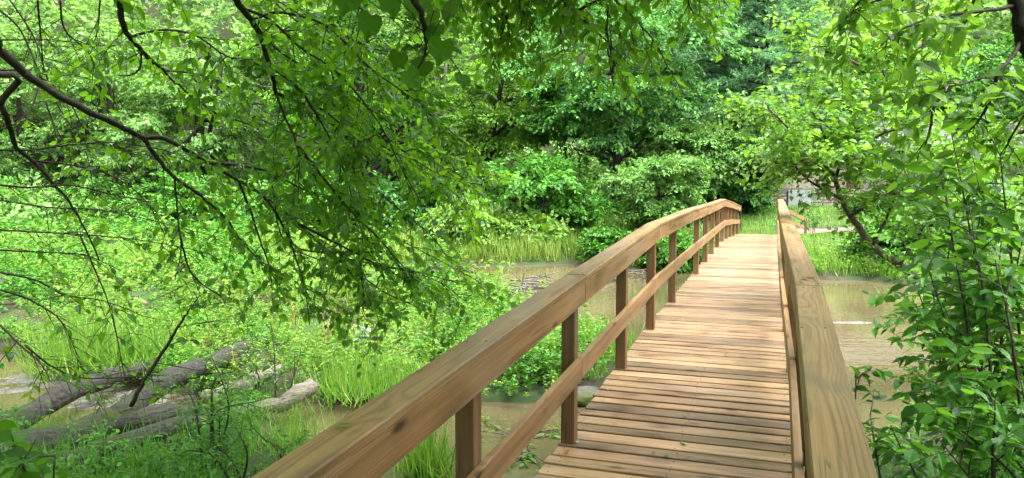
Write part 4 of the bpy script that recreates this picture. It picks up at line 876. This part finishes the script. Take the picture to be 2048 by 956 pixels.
# --- right: near tree with trunk at the right top
nb = np.array([3.75, 3.3, hz(3.75, 3.3)])
T5 = Branchy('near_right_tree', 'tree with dark bent trunk at the top right corner and arching branches', 'tree', nb, 240, 'lime', .11, .52, droop=.35)
T5.limb([nb - [0, 0, .2], nb + [.1, .3, 1.2], P(2130, 200, 4.3), P(2075, 110, 4.3), P(2046, 70, 4.3), P(2036, 10, 4.3), P(2000, -80, 4.4), P(1960, -250, 4.6)], .06, .045, 'trunk', sides=9, mat=M_BARK)
nr_ = [[(2044, 75), (2027, 110), (1997, 140), (1952, 160), (1902, 173), (1851, 181)], [(2036, 10), (1980, 20), (1900, 30), (1820, 50), (1760, 90)], [(2000, -80), (1900, -40), (1800, -10), (1730, 10), (1680, 40)], [(2010, -60), (1950, 0), (1900, 60), (1870, 130)],
       [(1960, -250), (1840, -150), (1760, -60), (1720, 0), (1680, 50)], [(1997, 140), (1980, 200), (1950, 250), (1900, 290)], [(1902, 173), (1870, 210), (1860, 260), (1850, 290)], [(2046, 90), (2060, 200), (2030, 260), (2000, 310)]]
for s_ in nr_:
    ln = T5.limb(PL(s_, 4.3, 4.3 + rr.uniform(-.3, 1.2)), .013, .003, sides=5); T5.dress(ln, .09, .34, 8, (-.15, 0, -.15), .25, 1)
canopy(T5, 2, 10, -6, 2, 220, .18)
for a in range(16):
    e = np.array([rr.uniform(1, 9), rr.uniform(-7, 6), 0]); e[2] = max(5.2, 3.8 + .3 * max(e[1], 0)) + rr.uniform(0, 2.5)
    ln = T5.limb([P(1960, -250, 4.6), P(1960, -250, 4.6) * .45 + e * .55 + [0, 0, .4], e], .025, .006, sides=5); T5.dress(ln, .28, .8, 12, (0, 0, -.1), .3, 1)
T5.done()
# --- right: saplings on the near bank
def sapling(label, x, y, tops, seed, leaf=.11, mat='nearr', n=9, nl=9, L=.45, name='bank_sapling', aspect=.5, step=.10):
    b = np.array([x, y, hz(x, y)]); t = Branchy(name, label, 'shrub', b, seed, mat, leaf, aspect, droop=.25)
    for (u, v, d) in tops:
        e = P(u, v, d); mid = b * .45 + e * .55 + t.r.normal(size=3) * .1
        ln = t.limb([b + t.r.normal(size=3) * [.08, .08, 0] - [0, 0, .1], mid, e], .013, .003, 'stem', sides=6); t.dress(ln, step, L, nl, (0, 0, .1), .18, 1)
    t.done()
sapling('leafy sapling with tall dark stems nearest the right rail', 2.55, 3.75, [(1840, 480, 4.4), (1880, 330, 4.4), (1940, 420, 4.2), (1990, 520, 4.0)], 301)
sapling('dense leafy sapling filling the right edge', 3.1, 4.2, [(1900, 250, 4.8), (2000, 300, 4.6), (2080, 260, 4.4), (1900, 560, 4.8), (2050, 450, 4.4), (1960, 620, 4.4)], 302)
sapling('broad leaved sapling behind the stems at right', 3.6, 5.6, [(1850, 420, 6.0), (1920, 360, 6.0), (1830, 560, 5.8), (2010, 400, 6.0)], 303, .11)
sapling('low leafy sprout at the water edge beside the right rail', 1.95, 3.6, [(1712, 740, 3.9), (1740, 830, 3.8), (1780, 850, 3.7)], 304, .075, L=.2, nl=6)
sapling('low leafy weeds in the bottom right corner', 2.5, 3.3, [(1850, 800, 3.4), (1920, 780, 3.4), (1990, 800, 3.2), (1880, 880, 3.2), (2040, 760, 3.3)], 305, .09, L=.3)
# --- left near weeds
sapling('leafy weed clump in front of the logs', -2.6, 6.3, [(360, 760, 6.5), (420, 700, 6.6), (470, 740, 6.5), (520, 800, 6.3), (330, 850, 6.2), (440, 830, 6.1)], 310, .055, L=.3, nl=10, name='weed_clump', aspect=.35)
sapling('dark weed clump at the bottom beside the left rail', -2.05, 5.6, [(420, 880, 5.5), (470, 850, 5.6), (520, 870, 5.5), (380, 900, 5.4)], 311, .05, L=.28, nl=10, name='weed_clump', aspect=.35)
sapling('feathery weeds growing between the two dark logs', -3.7, 8.0, [(180, 790, 8.2), (230, 770, 8.1), (300, 800, 8.0), (260, 850, 7.7), (330, 820, 7.9)], 314, .06, L=.3, nl=9, name='weed_clump', aspect=.4)
sapling('dark weeds under the slim log in front', -3.6, 6.5, [(150, 900, 6.5), (220, 930, 6.4), (80, 920, 6.4), (280, 900, 6.5)], 315, .055, L=.28, nl=10, name='weed_clump', aspect=.38)
sapling('young leafy stems over the driftwood log', -2.9, 8.9, [(480, 690, 9), (540, 640, 9.1), (590, 700, 9), (430, 730, 8.9), (510, 760, 8.8)], 312, .075, L=.4, nl=9, name='weed_clump', mat='mid', aspect=.45)
sapling('heart shaped leaves of a vine in the bottom left corner', -2.35, 3.5, [(20, 860, 3.6), (70, 880, 3.5), (110, 910, 3.4), (-20, 840, 3.6)], 313, .12, L=.2, nl=4, name='vine', aspect=.8, mat='big', step=.2)
# pale leaved vine hanging on the island and tall marsh herbs
def tall_herb(label, u, v, hgt, seed, mat='herb', leaf=.1, n=26, asp=.4, d=None):
    r = np.random.default_rng(seed); p = G(u, v, .15) if d is None else P(u, v, d); p[2] = max(.1, hz(p[0], p[1])); o = thing('marsh_plant', label, 'plant', p)
    g = Geo(); P0 = []; D0 = []
    for i in range(5):
        e = p + [r.normal() * .12 * hgt, r.normal() * .12 * hgt, hgt * r.uniform(.6, 1)]; ln = smooth_line([p + r.normal(size=3) * [.06, .06, 0], (p + e) / 2 + r.normal(size=3) * .03, e], 8); g.tube(ln, np.linspace(.008, .003, 8), 4)
        f = r.uniform(.2, 1, n); P0.append(np.stack([np.interp(f * 7, np.arange(8), ln[:, k]) for k in range(3)], -1)); a = r.uniform(0, 2 * PI, n); D0.append(np.stack([np.cos(a), np.sin(a), r.uniform(-.6, .3, n)], -1))
    obj('stem', g.mesh('stem', True, p), M_STEM, o); q = np.concatenate(P0); d = np.concatenate(D0); m = len(q); le = leaf * r.uniform(.6, 1.2, m)
    vv, t = leaf_geo(q, d, norm(r.normal(size=(m, 3)) * .4 + [0, 0, 1]), le, le * asp, 'near'); obj('foliage', make_mesh('foliage', vv - p, t), ML[mat], o)
tall_herb('plant with pale whitish leaves standing out on the island', 728, 715, .55, 1, 'pale', .13, 9, .6)
tall_herb('tall bright weed at the water edge left of the stick jam', 960, 640, 1.0, 2, 'herb', .11)
tall_herb('tall bright weed on the island beside the stick jam', 985, 615, .9, 3, 'herb', .11)
tall_herb('slender yellowish weed among the reeds of the island', 890, 590, 1.3, 4, 'lime', .12, 30, .3)
tall_herb('tall weed in the middle of the island', 590, 640, 1.2, 5, 'lime', .12, 30, .3)
tall_herb('tall weed near the left end of the island', 640, 620, 1.3, 6, 'herb', .12, 30, .3)
tall_herb('slender climbing weed beside the far right end rail', 1627, 470, 2.0, 7, 'blue', .12, 50, .3, d=25.5)

# ---------------------------------------------------------------- fallen leaves on the timber
def fallen(label, p, size, mat, seed, tilt=.25):
    r = np.random.default_rng(seed); a = r.uniform(0, 6.28)
    v, t = leaf_geo(np.zeros((1, 3)), np.array([[math.cos(a), math.sin(a), .08]]), norm(np.array([[r.normal() * tilt, r.normal() * tilt, 1]])), np.array([size]), np.array([size * .55]), 'near')
    v[:, 2] += .003 - v[:, 2].min(); tag(obj('fallen_leaf', make_mesh('fallen_leaf', v, t), mat, None, p), label, 'leaf', 'fallen leaves on the bridge')
fallen('green leaf lying on the left rail cap', on_bridge(-1.19, 1.93, float(np.interp(1.93, CLY, CLZ))), .055, ML['near'], 1)
fallen('curled red brown leaf on the right rail cap', on_bridge(.19, 4.45, float(np.interp(4.45, CRY, CRZ))), .07, ML['dead'], 2, .5)
for i, (lab, u, v, mt) in enumerate([('pale green leaf on the deck near the first full post', 1372, 892, 'pale'), ('green leaf on the near deck planks', 1330, 911, 'near'), ('grey green leaf beside the foot of the nearest full post', 1160, 888, 'pale'), ('small brown leaf on the near deck planks', 1308, 906, 'dead'),
        ('pale leaf on the deck left edge by the boulder', 1217, 782, 'pale'), ('small green leaf on the middle deck planks', 1368, 836, 'near'), ('tiny dark leaf in the middle of the deck', 1457, 710, 'dead'), ('small brown leaf by the foot of the post', 1137, 903, 'dead')]):
    rr_ = ray(u, v); lo, hi = .5, 25.
    for _ in range(40):
        t = (lo + hi) / 2; q = np.array([0, 0, EYE]) + rr_ * t; Y = q[0] * math.sin(TH) + q[1] * math.cos(TH)
        if q[2] > dz(Y): lo = t
        else: hi = t
    fallen(lab, q + [0, 0, .004], .06 if i < 3 else .045, ML[mt], 20 + i)

for i, (lab, X, Y) in enumerate([('tiny brown leaf scrap in the middle of the nearest planks', -.5, 3.6), ('tiny brown leaf scrap near the right rail on the nearest planks', -.15, 4.3), ('brown leaf scrap on the planks beside the mossy boulder', -.95, 6.1),
        ('tiny brown leaf scrap at the third full post', -1.0, 7.7), ('tiny brown leaf scrap halfway across the deck near the second full post', -.62, 6.6), ('tiny brown leaf scrap by the right rail halfway to the crest', -.12, 7.2)]):
    fallen(lab, on_bridge(X, Y, dz(Y) + .003), .03, ML['dead'], 60 + i, .3)
